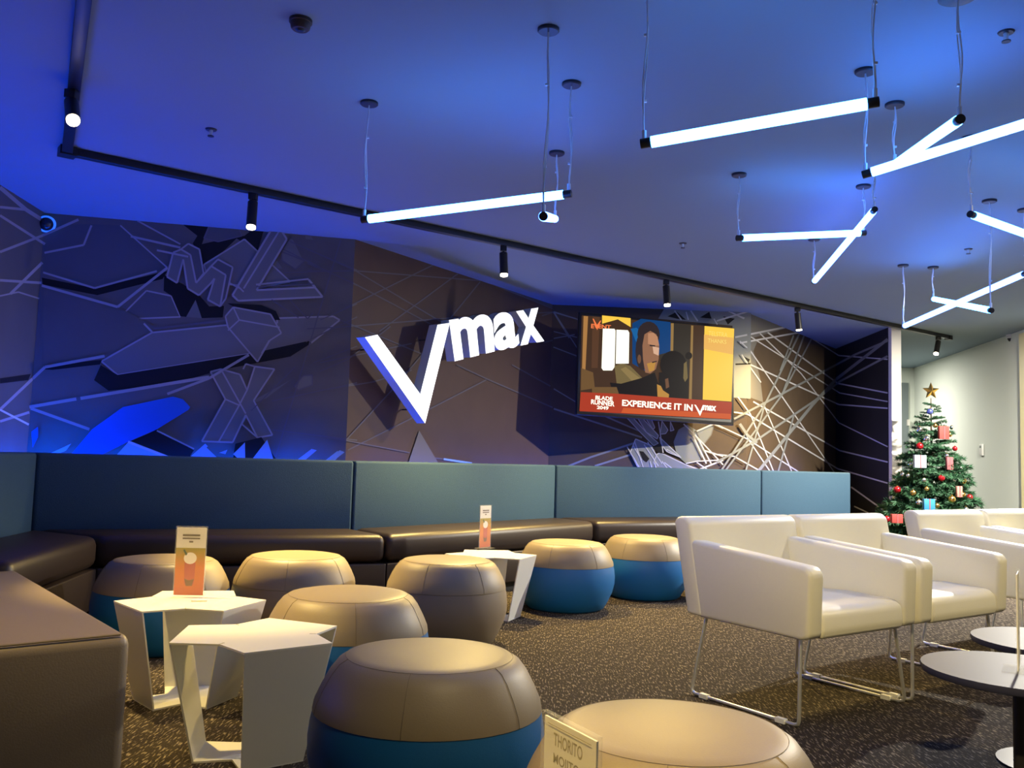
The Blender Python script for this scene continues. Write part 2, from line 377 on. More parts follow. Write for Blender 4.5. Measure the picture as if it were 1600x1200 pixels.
# M letter and L bar
outl(G([(130, 340), (195, 290), (295, 340), (332, 555), (265, 640), (215, 390)]), 'print_midgrey', 2.6, 'print_line')
outl(G([(400, 490), (460, 430), (592, 500), (530, 780), (480, 850), (530, 570)]), 'print_midgrey', 2.6, 'print_line')
outl(G([(5, 585), (60, 370), (130, 340), (215, 390), (265, 640), (320, 580), (400, 490), (530, 570), (480, 850), (370, 790), (430, 600), (400, 640), (290, 750), (190, 690), (150, 430), (95, 640)]), 'print_grey', 2.8, 'print_line')
outl(G([(640, 800), (590, 750), (930, 175), (1025, 170), (1075, 250), (805, 705), (1330, 680), (1270, 610), (1395, 765)]), 'print_grey', 3, 'print_line')
mline(G([(690, 690), (1005, 180)]), 2.6, 'print_line'); mline(G([(640, 660), (930, 180)]), 2.6, 'print_line'); mline(G([(800, 655), (1270, 605)]), 2.6, 'print_line'); mline(G([(800, 675), (1320, 650)]), 2, 'print_dimline'); mline(G([(590, 750), (640, 670), (690, 720)]), 2.4, 'print_line')
mline(G([(940, 790), (1180, 950)]), 2, 'print_dimline'); mline(G([(1100, 790), (1260, 960), (1310, 910)]), 2, 'print_dimline'); mline(G([(560, 640), (660, 690)]), 2.4, 'print_line')
# long lines on the left
for L, w in (([(112, 945), (292, 914)], 5), ([(308, 912), (800, 830)], 5), ([(118, 950), (342, 1030)], 4.5), ([(640, 895), (800, 835), (952, 745)], 4), ([(0, 955), (172, 792), (400, 750)], 4.5),
             ([(0, 352), (160, 290), (300, 228)], 4), ([(160, 480), (450, 562), (640, 412)], 4), ([(0, 460), (158, 470)], 4), ([(40, 512), (162, 392)], 4.5), ([(0, 212), (172, 322)], 4),
             ([(0, 105), (100, 190), (172, 236)], 6), ([(0, 180), (100, 190)], 4), ([(460, 250), (640, 412)], 2.2), ([(500, 292), (690, 335)], 3.4), ([(525, 232), (690, 322)], 2.4), ([(350, 250), (320, 325), (170, 355)], 3.2),
             ([(165, 430), (362, 490), (600, 425)], 3.0), ([(0, 520), (70, 505), (150, 530)], 2.4), ([(600, 345), (720, 370)], 3), ([(600, 1035), (742, 1105)], 2.4), ([(0, 1000), (112, 965)], 4)):
    mline(A(L), w, 'print_line')
for L, w in (([(1305, 300), (1055, 1135)], 2.2), ([(1110, 312), (1366, 422)], 1.8), ([(1080, 340), (1366, 480)], 1.8), ([(1090, 430), (1366, 424)], 1.6), ([(1225, 612), (1366, 550)], 1.8), ([(1200, 775), (1366, 712)], 1.6),
             ([(1040, 922), (1366, 852)], 1.8), ([(1040, 1032), (1366, 1072)], 2), ([(1170, 695), (1366, 600)], 1.6), ([(1300, 612), (1366, 640)], 2), ([(960, 960), (1130, 790)], 1.6)):
    mline(A(L), w, 'print_dimline')
mline(A([(0, 955), (110, 1012)]), 3, 'print_white')
mpoly(A([(270, 1128), (352, 1030), (470, 945), (662, 905), (700, 915), (727, 945), (722, 955), (600, 1030), (490, 1078), (388, 1128)]), 'print_blue', 1)
for T in ([(440, 1135), (490, 1080), (640, 1140)], [(725, 1140), (782, 1092), (838, 1146)], [(892, 1125), (937, 1080), (938, 1150), (915, 1146)], [(962, 1148), (1022, 1070), (1047, 1150)], [(838, 1120), (870, 1108), (862, 1125)]):
    mpoly(A(T), 'print_lightblue', 1)
mline(A([(490, 1078), (640, 1136)]), 4, 'print_white')
for T in ([(1135, 1148), (1192, 1105), (1212, 1110), (1165, 1150)], [(1240, 1152), (1300, 1110), (1318, 1118), (1270, 1155)], [(192, 1122), (272, 1085), (252, 1112), (220, 1125)], [(725, 1138), (785, 1085), (795, 1095), (740, 1140)]):
    mpoly(A(T), 'print_lightblue', 1)
mpoly(A([(120, 1040), (145, 1020), (145, 1060), (125, 1100)]), 'print_blue', 1)
# -- sign panel
for L in ([(0, 225), (280, 350), (800, 660)], [(0, 310), (260, 420), (750, 680)], [(0, 355), (290, 355), (1050, 415)], [(170, 605), (750, 320)], [(430, 715), (900, 370)], [(850, 640), (1030, 420)], [(0, 700), (200, 690), (800, 640), (1470, 600)]):
    mline(B2(L), 1.9, 'print_dimline')
mpoly(B2([(300, 158), (1090, 430), (1460, 575), (1460, 545), (1100, 400), (320, 130)]), 'print_midgrey', 2)
mline(B2([(300, 158), (1090, 430), (1460, 580)]), 1.5, 'print_dimline')
mline(B2([(1465, 600), (1600, 640)]), 2.0, 'print_pale'); mline(B2([(1465, 600), (1560, 755)]), 1.6, 'print_pale')
for L in ([(95, 480), (480, 640)], [(0, 680), (240, 630), (430, 590)], [(0, 720), (130, 665), (330, 510)], [(0, 810), (250, 770), (430, 715)], [(120, 1045), (345, 800), (480, 640)], [(130, 1090), (440, 935), (780, 760)], [(0, 1022), (420, 1102)], [(540, 1127), (710, 1150)]):
    mline(B(L), 2.0, 'print_dimline')
for L in ([(640, 690), (790, 760), (1090, 890)], [(900, 690), (1080, 790)], [(1040, 460), (1098, 442)], [(1050, 585), (1090, 575)]):
    mline(B(L), 2.0, 'print_dimline')
mpoly(B([(465, 998), (558, 1156), (412, 1156)]), 'print_grey', 2)
mpoly(B([(10, 1150), (80, 1095), (110, 1095), (60, 1150)]), 'print_lightblue', 1)
mline(B([(580, 1132), (712, 1152)]), 3, 'print_lightblue')
# -- television panel
for L, w in (([(70, 130), (180, 165)], 1.8), ([(70, 130), (170, 285)], 1.6), ([(70, 215), (180, 243)], 1.6), ([(70, 245), (160, 228)], 1.6), ([(68, 282), (180, 325)], 1.8), ([(70, 462), (180, 528)], 1.8), ([(70, 548), (450, 672)], 2.6), ([(290, 580), (480, 662)], 2.4)):
    mline(Cc(L), w, 'print_pale')
for L in ([(310, 470), (500, 395), (870, 275)], [(530, 470), (830, 375)]): mline(K(L), 3, 'print_pale')
mpoly(Cc([(520, 160), (545, 118), (920, 135), (918, 505), (840, 500), (840, 190)]), 'print_pale', 3)
mpoly(Cc([(918, 140), (1000, 165), (1075, 200), (920, 245)]), 'print_grey', 4)
mpoly(Cc([(918, 250), (950, 250), (930, 300), (960, 420), (972, 520), (918, 500)]), 'print_grey', 4)
for T in ([(560, 150), (600, 130), (640, 165), (600, 160)], [(700, 155), (740, 130), (750, 160)], [(800, 150), (850, 160), (820, 185)], [(880, 318), (915, 335), (910, 350)], [(853, 353), (918, 350), (918, 357), (853, 360)]):
    mpoly(Cc(T), 'print_black', 3)
for L, w in (([(590, 125), (620, 165)], 2), ([(660, 125), (690, 170)], 2.4), ([(830, 130), (890, 160)], 2.2), ([(640, 130), (650, 165)], 2), ([(760, 160), (775, 185)], 2)): mline(Cc(L), w, 'print_white')
outl(K([(1190, 270), (1230, 170), (1300, 130), (1380, 180), (1440, 360), (1400, 430), (1290, 445), (1220, 380)]), 'print_pale', 1.6, 'print_pale')
outl(K([(1380, 190), (1480, 130), (1520, 140), (1500, 210), (1430, 300)]), 'print_pale', 1.5, 'print_grey')
for T in ([(790, 60), (840, 60), (960, 190), (1060, 280), (1020, 300), (920, 200)], [(880, 60), (930, 75), (1060, 215), (1050, 245), (960, 190)], [(955, 75), (1000, 75), (1030, 150), (1015, 165)], [(1090, 95), (1140, 170), (1120, 200), (1075, 205)], [(1160, 100), (1190, 170), (1160, 180)],
          [(1070, 230), (1240, 390), (1130, 350), (1080, 280)], [(1130, 350), (1250, 400), (1130, 330)]):
    outl(K(T), 'print_pale', 1.3, 'print_white')
outl(K([(870, 245), (1000, 300), (1060, 420), (1040, 500), (900, 500), (825, 360)]), 'print_pale', 1.6, 'print_white')
mpoly(K([(900, 345), (935, 350), (985, 410), (960, 440), (930, 420)]), 'print_black', 3)
outl(K([(1050, 370), (1080, 360), (1290, 460), (1400, 500), (1380, 515), (1060, 515), (1020, 440)]), 'print_pale', 1.6, 'print_white')
mpoly(K([(1010, 320), (1090, 300), (1110, 370), (1060, 360)]), 'print_black', 3)
for L in ([(860, 260), (940, 500)], [(850, 300), (920, 420)], [(940, 290), (1060, 470)], [(970, 270), (1090, 450)], [(1060, 100), (1100, 360)], [(800, 310), (900, 480)], [(1090, 430), (1150, 510)], [(1110, 440), (1200, 510)], [(1030, 440), (1040, 505)], [(990, 430), (1010, 505)]): mline(K(L), 1.6, 'print_white')
for L, w in (([(1270, 120), (1360, 205), (1600, 460)], 2.0), ([(1350, 220), (1460, 450)], 2.5), ([(1390, 240), (1500, 450)], 2.2), ([(1290, 450), (1380, 430), (1600, 420)], 1.8), ([(1380, 440), (1500, 520)], 1.8), ([(1400, 500), (1600, 420)], 2.6), ([(1440, 340), (1600, 390)], 2.4), ([(1380, 180), (1540, 110)], 2.4), ([(1480, 100), (1600, 155)], 2)): mline(K(L), w, 'print_white')
# -- crossing lines
for L, w in (([(0, 205), (180, 150)], 2.6), ([(60, 155), (145, 190)], 1.6), ([(95, 290), (370, 235)], 2.8), ([(120, 320), (430, 265)], 2.6), ([(165, 280), (640, 580), (890, 625)], 1.8), ([(225, 270), (440, 480), (635, 735), (890, 860)], 1.8),
             ([(265, 265), (630, 530), (890, 580)], 2.2), ([(120, 310), (175, 360), (620, 1005)], 1.8), ([(170, 430), (635, 640), (890, 660)], 2.2), ([(110, 600), (175, 690), (300, 1000)], 1.8), ([(240, 630), (395, 1000)], 1.7), ([(0, 745), (160, 820), (440, 1000)], 1.9),
             ([(470, 280), (635, 385), (890, 405)], 1.9), ([(190, 625), (640, 880), (890, 940)], 2.2), ([(90, 680), (160, 690), (630, 975), (890, 1050)], 2.2), ([(0, 900), (90, 910), (250, 1000)], 2), ([(700, 1070), (875, 1195)], 2.4), ([(715, 1170), (790, 1205)], 2),
             ([(120, 740), (170, 830), (285, 1000)], 1.8), ([(130, 380), (170, 440), (230, 525)], 1.8)):
    mline(D(L), w, 'print_white')
for L, w in (([(400, 280), (330, 465)], 2.4), ([(430, 272), (250, 640), (20, 990)], 2.8), ([(455, 280), (340, 590), (45, 985)], 2.6), ([(495, 295), (350, 570)], 2.4), ([(890, 300), (620, 510), (500, 640), (210, 995)], 4.6), ([(890, 308), (720, 380), (330, 590), (90, 715)], 3.2),
             ([(890, 388), (640, 520), (510, 620), (200, 830), (0, 940)], 3.2), ([(400, 700), (320, 990)], 2.6), ([(250, 640), (150, 990)], 2.4), ([(120, 740), (160, 800), (210, 840)], 4)):
    mline(D(L), w, 'print_pale')
for k in range(6):
    if PRM[k].v: PRM[k].build('mural_print', WALLS[k])['label'] = 'flat mural print of shards and crossing lines'

# ------------------------------------------------------------------ banquette
ZS, ZT = 0.48, 0.94
Bk = [np.array([-2.66, 3.9])] + [oz(x, y, ZS)[:2] for x, y in [(50, 826), (550, 825), (867, 808), (1190, 806), (1330, 805)]]
def offset(pl, d):
    out = []
    for i in range(len(pl)):
        ns = []
        for j in (i - 1, i):
            if 0 <= j < len(pl) - 1:
                t = (pl[j + 1] - pl[j]); t /= np.linalg.norm(t); ns.append(np.array([t[1], -t[0]]))
        n = sum(ns); n /= np.linalg.norm(n); out.append(pl[i] + n * d / max(0.3, np.dot(n, ns[0])))
    return out
Bb = offset(Bk, -0.14); Bf = offset(Bk, 0.50); Bp = offset(Bk, 0.44)
bq = empty('banquette', (*Bk[2], 0)); tag(bq, 'long teal and brown banquette under the mural wall', 'bench')
bb = np.array([*Bk[2], 0.0])
def seg(pa, pb, qa, qb, z0, z1, mt, nm, gap=0.004, bev=0.02):
    d = (pb - pa) / np.linalg.norm(pb - pa) * gap
    q = [pa + d, pb - d, qb - d, qa + d]
    return MB().prism([(*v, z0) for v in q], (0, 0, z1 - z0), mt).build(nm, bq, bevel=bev, seg=3, base=bb)
for i in range(5):
    seg(Bk[i], Bk[i + 1], Bb[i], Bb[i + 1], 0.40, ZT, 'bench_teal', 'backrest_panel', bev=0.018)
    cut = np.zeros(2) if i < 4 else (Bk[4] - Bk[5]) / np.linalg.norm(Bk[4] - Bk[5]) * 0.40
    seg(Bf[i], Bf[i + 1] + cut, Bk[i], Bk[i + 1] + cut, 0.30, ZS, 'bench_brown', 'seat_cushion', bev=0.05)
    seg(Bf[i], Bf[i + 1] + cut, Bk[i], Bk[i + 1] + cut, 0.07, 0.295, 'bench_brown', 'base_panel', bev=0.008)
    seg(Bp[i], Bp[i + 1] + cut, Bb[i], Bb[i + 1] + cut, 0.0, 0.066, 'plinth_black', 'plinth', gap=0.0, bev=0)
# blue LED strip behind the backrest
mat('led_blue', (0.1, 0.2, 0.8), 0.5, emit=(0.0, 0.065, 1.0), estr=165)
mat('led_blue_dim', (0.1, 0.2, 0.8), 0.5, emit=(0.0, 0.065, 1.0), estr=62)
for k, (a, b, _, _) in enumerate(FAC[:5]):
    n = FN[k][:2]; d = (b - a) / np.linalg.norm(b - a)
    a2 = a + n * 0.05 + d * 0.12; b2 = b + n * 0.05 - d * 0.10
    if k == 4: b2 = a + (b - a) * 0.55 + n * 0.05
    q = [(*a2, 0.74), (*b2, 0.74), (*(b2 + n * 0.03), 0.74), (*(a2 + n * 0.03), 0.74)]
    o = MB().prism(q, (0, 0, 0.008), 'led_blue' if k < 2 else 'led_blue_dim').build('led_strip')
    tag(o, 'blue LED strip hidden behind the banquette, ' + ['on the left wall', 'under the outlined letters', 'under the lit sign', 'under the television', 'under the crossing pale lines'][k], 'led strip', 'blue LED strips behind the banquette')
    # ledge that carries the strip
    qq = [(*(a + d * 0.1), 0.70), (*(b - d * 0.08), 0.70), (*(b - d * 0.08 + n * 0.12), 0.70), (*(a + d * 0.1 + n * 0.12), 0.70)]
    MB().prism(qq, (0, 0, 0.035), 'plinth_black').build('strip_ledge', WALLS[k])

# ------------------------------------------------------------------ lit wall sign
n2 = FN[2]; sp0 = np.array([*P[1], 1.0]) + n2 * 0.24
sg = empty('wall_sign', onplane(664, 662, sp0, n2)); tag(sg, 'lit white 3D letters reading Vmax on the mural wall', 'sign'); sb = np.array(sg.location)
Vp = [(570, 527), (589.5, 523), (656.5, 616), (683.5, 507.5), (702.5, 504.5), (664, 661.5)]
m_ = MB(); pf = [onplane(x, y, sp0, n2) for x, y in Vp]
m_.prism(pf, -n2 * 0.085, 'sign_side'); m_.add([p + n2 * 0.002 for p in pf][::-1], [list(range(6))], 'sign_face')
def fixface(mb):
    f = mb.f[-1]; a, b, c = [np.array(mb.v[i]) for i in f[:3]]
fixface(m_)
m_.build('letter', sg, base=sb)
def letter(ch, quad, bold):
    V, Fc = textmesh(ch, bold, 1.0); mb = MB(); pts = []
    TL, TR, BR, BL = [np.array(q, float) for q in quad]
    for u, v, z in V:
        p = (TL * (1 - u) + TR * u) * v + (BL * (1 - u) + BR * u) * (1 - v)
        w = onplane(p[0], p[1], sp0, n2)
        pts.append(w if z > 0 else w - n2 * 0.085)
    s_ = [f for f in Fc if not all(V[i][2] > 0 for i in f)]; t_ = [f for f in Fc if all(V[i][2] > 0 for i in f)]
    mb.add(pts, s_, 'sign_side'); k = len(mb.v); mb.add(pts, t_, 'sign_face')
    mb.build('letter', sg, base=sb)
letter('m', [(701.5, 499), (769, 489), (773, 549), (710.5, 564.5)], 0.035)
letter('a', [(770, 490), (806, 485.5), (812, 541.5), (773, 549.5)], 0.035)
letter('x', [(806.5, 486.5), (842, 480.5), (850.5, 533), (813, 540)], 0.035)
for x, y in ((600, 545), (664, 640), (690, 530), (740, 540), (795, 535), (830, 520)):
    w = onplane(x, y, sp0, n2); MB().tube([w - n2 * 0.08, w - n2 * 0.235], 0.006, 'black_metal', 6).build('standoff', sg, base=sb)

# ------------------------------------------------------------------ television
tc_ = np.array([1.4899, 9.1, 1.9318]); yaw, tilt, rl, tw = 0.3141, -0.0453, -0.0228, 1.7653; th_ = tw * 0.585
e_ = np.array([math.cos(yaw), math.sin(yaw), 0]); n0 = np.array([math.sin(yaw), -math.cos(yaw), 0]); tn = n0 * math.cos(tilt) - np.array([0, 0, 1]) * math.sin(tilt)
tu = np.cross(tn, e_); tu = -tu if tu[2] < 0 else tu
te = e_ * math.cos(rl) + tu * math.sin(rl); tu = tu * math.cos(rl) - e_ * math.sin(rl)
tv = empty('television', tc_); tag(tv, 'large wall television showing a film scene and red banner', 'television')
def tvp(a, b, o=0): return tc_ + te * a * tw / 2 + tu * b * th_ / 2 + tn * o
MB().prism([tvp(-1, -1), tvp(1, -1), tvp(1, 1), tvp(-1, 1)], -tn * 0.055, 'tv_black').build('casing', tv, bevel=0.006, base=tc_)
scr = MB().prism([tvp(-.965, -.94), tvp(.965, -.94), tvp(.965, .955), tvp(-.965, .955)], tn * 0.0015, 'tv_black').build('screen', tv, base=tc_)
br_ = MB(); w0 = tvp(0, 0, -0.05); w1 = np.array([w0[0] + 0.05, 9.62, w0[2]])
br_.tube([w0, w1], 0.03, 'black_metal', 8); br_.box((w1[0], 9.60, w1[2]), (0.3, 0.03, 0.3), 'black_metal', 0.065); br_.build('wall_bracket', tv, base=tc_)
TVM = MB(); tvl = [0]
def em(name, c, s=1.0):
    return mat('screen_' + name, (0.0, 0.0, 0.0), 0.4, spec=0.06, emit=c, estr=s).name
def tvpoly(pts, mt, quadmap=None):
    tvl[0] += 1; off = 0.002 + 0.0002 * tvl[0]
    pp = [onplane(x, y, tc_ + tn * off, tn) for x, y in pts]
    from mathutils.geometry import tessellate_polygon
    fs = []
    for t in tessellate_polygon([[Vector(p) for p in pp]]):
        a, b, c = [pp[i] for i in t]; fs.append(list(t) if np.dot(np.cross(b - a, c - a), tn) > 0 else list(t)[::-1])
    TVM.add(pp, fs, mt)
T = lambda L: [(x / 5.714 + 890, y / 5.714 + 470) for x, y in L]
def ell(cx, cy, a, b, rot=0, n=18): return [(cx + a * math.cos(t) * math.cos(rot) - b * math.sin(t) * math.sin(rot), cy + a * math.cos(t) * math.sin(rot) + b * math.sin(t) * math.cos(rot)) for t in [2 * math.pi * i / n for i in range(n)]]
dk = em('umber', (0.06, 0.03, 0.016)); yl = em('amber', (1.0, 0.62, 0.07)); wh = em('white', (1.4, 1.35, 1.1)); rd = em('red', (0.42, 0.045, 0.018)); rd2 = em('orange_red', (0.62, 0.10, 0.025))
dd = em('dark', (0.012, 0.009, 0.009)); br = em('brown', (0.16, 0.085, 0.03)); tan = em('tan', (0.30, 0.18, 0.06)); skin = em('skin', (0.50, 0.24, 0.13)); skl = em('skin_low', (0.50, 0.25, 0.05)); bl = em('blue', (0.005, 0.05, 0.18)); org = em('orange', (1.0, 0.22, 0.07)); hair = em('hair', (0.03, 0.02, 0.022)); pale = em('pale_amber', (1.0, 0.75, 0.18)); jk = em('jacket', (0.18, 0.13, 0.05))
tvpoly(T([(108, 130), (1470, 245), (1440, 1055), (88, 985)]), dk)
tvpoly(T([(125, 135), (165, 138), (140, 640), (110, 640)]), em('copper', (0.42, 0.20, 0.06)))
tvpoly(T([(105, 600), (210, 640), (225, 780), (100, 800)]), br)
tvpoly(T([(205, 140), (270, 145), (250, 600), (195, 600)]), em('umber2', (0.10, 0.045, 0.022)))
tvpoly(T([(290, 130), (545, 155), (545, 235), (430, 165), (290, 205)]), yl)
tvpoly(T([(297, 248), (400, 250), (410, 265), (402, 590), (380, 622), (300, 622), (285, 600)]), wh)
tvpoly(T([(418, 258), (520, 263), (533, 285), (528, 560), (412, 562)]), wh)
tvpoly(T([(560, 200), (640, 160), (900, 190), (920, 460), (800, 480), (700, 640), (560, 560)]), bl)
tvpoly(T([(905, 200), (930, 200), (925, 450), (900, 450)]), tan)
tvpoly(T([(930, 200), (1080, 215), (1060, 880), (880, 860), (800, 480), (925, 450)]), em('shade', (0.035, 0.028, 0.022)))
tvpoly(T([(1085, 220), (1105, 222), (1090, 880), (1065, 880)]), tan)
tvpoly(T([(1205, 225), (1470, 248), (1445, 900), (1188, 882)]), yl)
tvpoly(T([(1200, 300), (1465, 330), (1460, 480), (1198, 430)]), em('apricot', (0.85, 0.46, 0.10)))
tvpoly(T([(545, 250), (600, 240), (760, 430), (720, 480), (590, 360)]), em('blue_beam', (0.01, 0.12, 0.34)))
tvpoly(T(ell(705, 300, 100, 115)), hair)
tvpoly(T(ell(650, 450, 62, 170)), hair)
tvpoly(T([(668, 300), (720, 268), (775, 300), (800, 400), (795, 520), (770, 610), (720, 650), (675, 640), (655, 520), (650, 400)]), em('skin_dim', (0.30, 0.14, 0.075)))
tvpoly(T([(700, 290), (750, 285), (785, 320), (800, 400), (760, 400), (700, 385)]), skin)
tvpoly(T([(740, 405), (800, 420), (795, 490), (750, 470)]), em('skin_light', (0.70, 0.42, 0.28)))
tvpoly(T([(690, 560), (770, 540), (755, 620), (710, 635)]), skl)
tvpoly(T([(715, 392), (765, 398), (762, 410), (715, 404)]), hair)
tvpoly(T([(735, 545), (780, 535), (778, 545), (738, 556)]), hair)
tvpoly(T(ell(622, 520, 16, 40)), em('skin_deep', (0.16, 0.075, 0.04)))
tvpoly(T([(400, 580), (470, 560), (540, 580), (650, 690), (700, 700), (690, 760), (420, 740)]), jk)
tvpoly(T([(455, 610), (500, 590), (640, 700), (560, 720)]), em('jacket_light', (0.27, 0.19, 0.07)))
tvpoly(T([(360, 730), (460, 740), (640, 690), (760, 640), (830, 860), (390, 832)]), dd)
tvpoly(T(ell(925, 570, 118, 125)), dd)
tvpoly(T([(800, 640), (1000, 620), (1062, 680), (1060, 880), (790, 862)]), dd)
tvpoly(T(ell(1065, 490, 30, 32)), dd)
tvpoly(T([(1020, 560), (1045, 540), (1055, 690), (1030, 725), (1015, 690)]), jk)
tvpoly(T([(780, 745), (815, 760), (835, 800), (888, 835), (885, 870), (785, 855)]), skl)
tvpoly(T([(852, 700), (880, 690), (890, 770), (860, 785)]), em('skin_deep', (0.16, 0.075, 0.04)))
tvpoly(T([(200, 770), (420, 770), (440, 830), (200, 820)]), br)
tvpoly(T([(100, 815), (400, 828), (1450, 905), (1440, 1058), (88, 985)]), rd)
tvpoly(T([(480, 955), (1440, 1010), (1440, 1058), (460, 1000)]), rd2)
def tvtext(txt, quad, mt, bold=0.02):
    V, Fc = textmesh(txt, bold); tvl[0] += 1; off = 0.002 + 0.0002 * tvl[0]
    TL, TR, BR, BL = [np.array(q, float) for q in T(quad)]; pts = []
    for u, v, z in V:
        p = (TL * (1 - u) + TR * u) * v + (BL * (1 - u) + BR * u) * (1 - v); pts.append(onplane(p[0], p[1], tc_ + tn * off, tn))
    fs = []
    for f in Fc:
        a, b, c = [pts[i] for i in f[:3]]; fs.append(f if np.dot(np.cross(b - a, c - a), tn) > 0 else f[::-1])
    TVM.add(pts, fs, mt)
tvtext('EXPERIENCE IT IN', [(470, 882), (1100, 925), (1098, 985), (468, 938)], wh, 0.03)
tvpoly(T([(1112, 926), (1128, 930), (1165, 990), (1190, 930), (1206, 932), (1165, 1028)]), wh)
tvtext('max', [(1195, 930), (1310, 940), (1308, 988), (1188, 975)], wh, 0.04)
tvtext('BLADE', [(232, 845), (385, 858), (383, 893), (230, 880)], wh, 0.03)
tvtext('RUNNER', [(193, 880), (402, 898), (400, 945), (191, 922)], wh, 0.03)
tvtext('2049', [(245, 935), (348, 943), (346, 975), (243, 966)], wh, 0.03)
tvpoly(T([(205, 160), (215, 160), (245, 215), (275, 175), (282, 178), (246, 262)]), org)
tvtext('EVENT', [(193, 205), (370, 218), (368, 250), (191, 245)], org, 0.03)
tvtext('TELSTRA', [(1240, 270), (1410, 285), (1408, 325), (1238, 312)], pale, 0.0)
tvtext('THANKS', [(1235, 335), (1400, 350), (1398, 385), (1233, 372)], pale, 0.0)
TVM.build('screen_picture', scr, base=tc_)

# ------------------------------------------------------------------ track and spotlights
TA = oz(105, 238, 2.62)[:2]; TB = oz(1482, 528, 2.62)[:2]; TS = TA + (oz(131, 0, 2.62)[:2] - TA) * 2.3
tr = empty('light_track', (*TA, CZ)); tag(tr, 'black L-shaped ceiling light track', 'light track'); tb = np.array([*TA, CZ])
def rail(a, b, nm):
    d = (b - a) / np.linalg.norm(b - a); n = np.array([-d[1], d[0]]) * 0.027
    MB().prism([(*(a - n), 2.605), (*(b - n), 2.605), (*(b + n), 2.605), (*(a + n), 2.605)], (0, 0, CZ - 2.605), 'black_metal').build(nm, tr, bevel=0.004, base=tb)
rail(TA, TB, 'rail'); rail(TA - (TS - TA) * 0.01, TS, 'rail')
MB().box((*TA, 2.622), (0.085, 0.085, 0.05), 'black_metal', math.atan2(E1[1], E1[0])).build('corner_connector', tr, base=tb)
MB().box((*TB, 2.622), (0.07, 0.07, 0.05), 'black_metal', math.atan2(E1[1], E1[0])).build('end_cap', tr, base=tb)
def along(px):     # track point shown at column px
    lo, hi = 0.0, 1.0
    for _ in range(40):
        mid = (lo + hi) / 2; q = TA + (TB - TA) * mid
        if proj((*q, 2.62))[0] < px: lo = mid
        else: hi = mid
    return TA + (TB - TA) * lo
def spot_fix(q, aim, label, energy, size=75, L=0.19, r=0.031, target=None, warm=WARM, blend=0.8):
    e = empty('track_spotlight', (q[0], q[1], 2.605)); tag(e, label, 'spotlight', 'black spotlights on the ceiling track')
    d = np.array(aim, float); d /= np.linalg.norm(d)
    MB().box((0, 0, -0.02), (0.05, 0.05, 0.04), 'black_metal').build('adapter', e, bevel=0.003)
    MB().tube([(0, 0, -0.03), (0, 0, -0.075)], 0.009, 'black_metal', 8).build('stem', e)
    t0 = np.array([0, 0, -0.055])
    MB().tube([t0, t0 + d * L], r, 'black_metal', 20).build('barrel', e, smooth=True)
    MB().tube([t0 + d * (L - 0.002), t0 + d * (L + 0.012)], r * 0.9, 'lamp_lens', 20).build('lens', e)
    loc = np.array([q[0], q[1], 2.605]) + t0 + d * (L + 0.03)
    aim_spot('track_lamp', tuple(loc), tuple(target if target is not None else loc + d), energy, size, blend, warm)
sq = oz(113, 140, 2.61)[:2]
spot_fix(sq, (0.5, -0.75, -1), 'black track spotlight nearest the track corner, on the short rail', 420, 40, target=(-1.22, 3.70, 0.4), blend=0.6, L=0.15)
spot_fix(along(396), (0.06, -0.25, -1), 'black track spotlight hanging above the outlined mural letters', 820, 42, target=(-1.1, 4.75, 0.3), blend=0.9, L=0.17)
spot_fix(along(787), (0.06, -0.15, -1), 'black track spotlight hanging above the lit white letters', 640, 108, target=(-0.15, 5.7, 0.4), blend=1.0, L=0.17)
spot_fix(along(1041), (0.05, -0.15, -1), 'black track spotlight hanging above the television', 640, 108, target=(0.75, 6.6, 0.2), blend=1.0, L=0.17)
spot_fix(along(1246), (0.12, 0.05, -1), 'black track spotlight just left of the white post', 190, 120, target=(2.7, 9.6, 0.9), L=0.17)
spot_fix(along(1466), (-0.35, -0.35, -1), 'black track spotlight at the right end of the track', 380, 55, target=(2.9, 8.0, 0.3), L=0.17)
spot_fix(TA + (TS - TA) * 0.62, (0.2, 0.0, -1), 'added unseen black track spotlight near the camera end of the short rail', 125, 58, target=(-1.35, 3.1, 0.45), blend=0.8)  # unseen spotlight added to light the taupe block and bare star table
spot_fix(TA + (TS - TA) * 0.92, (0.3, -0.1, -1), 'added unseen black track spotlight at the camera end of the short rail', 230, 40, target=(0.25, 1.45, 0.4), blend=0.6)  # added out of view to brighten the mojito menu and nearest ottoman
# added unseen downlights that brighten the seating, armchairs, white wall and passage
def downlight(x, y, energy, label, warm=(1.0, 0.80, 0.44), target=None, size=None):
    e = empty('added_downlight', (x, y, CZ)); tag(e, label, 'downlight', 'added unseen ceiling downlights')
    MB().lathe([(0.062, -0.012), (0.062, 0.0)], 'white_plastic', n=24).build('trim_ring', e)
    MB().lathe([(0.045, -0.0145), (0.045, -0.012)], 'lamp_lens', n=24).build('lens', e)
    if size: aim_spot('added_fill_lamp', (x, y, CZ - 0.03), target or (x, y, 0), energy, size, 0.6, warm, radius=0.04)
    else:
        l = bpy.data.lights.new('added_fill_lamp', 'AREA'); l.shape = 'DISK'; l.size = 0.09; l.energy = energy; l.color = warm
        o = bpy.data.objects.new('added_fill_lamp', l); COL.objects.link(o); o.location = (x, y, CZ - 0.02)
downlight(0.25, 0.3, 470, 'added fill downlight behind the camera, aimed at the armchairs', warm=(1.0, 0.77, 0.36), target=(1.5, 3.75, 0.3), size=46)
downlight(0.55, 1.40, 90, 'added fill downlight above the ottoman nearest the camera', size=95)
downlight(3.9, 3.6, 60, 'added fill downlight above the rightmost armchair')
downlight(4.75, 7.6, 640, 'added fill downlight between armchairs and white wall', warm=(1.0, 0.93, 0.78))
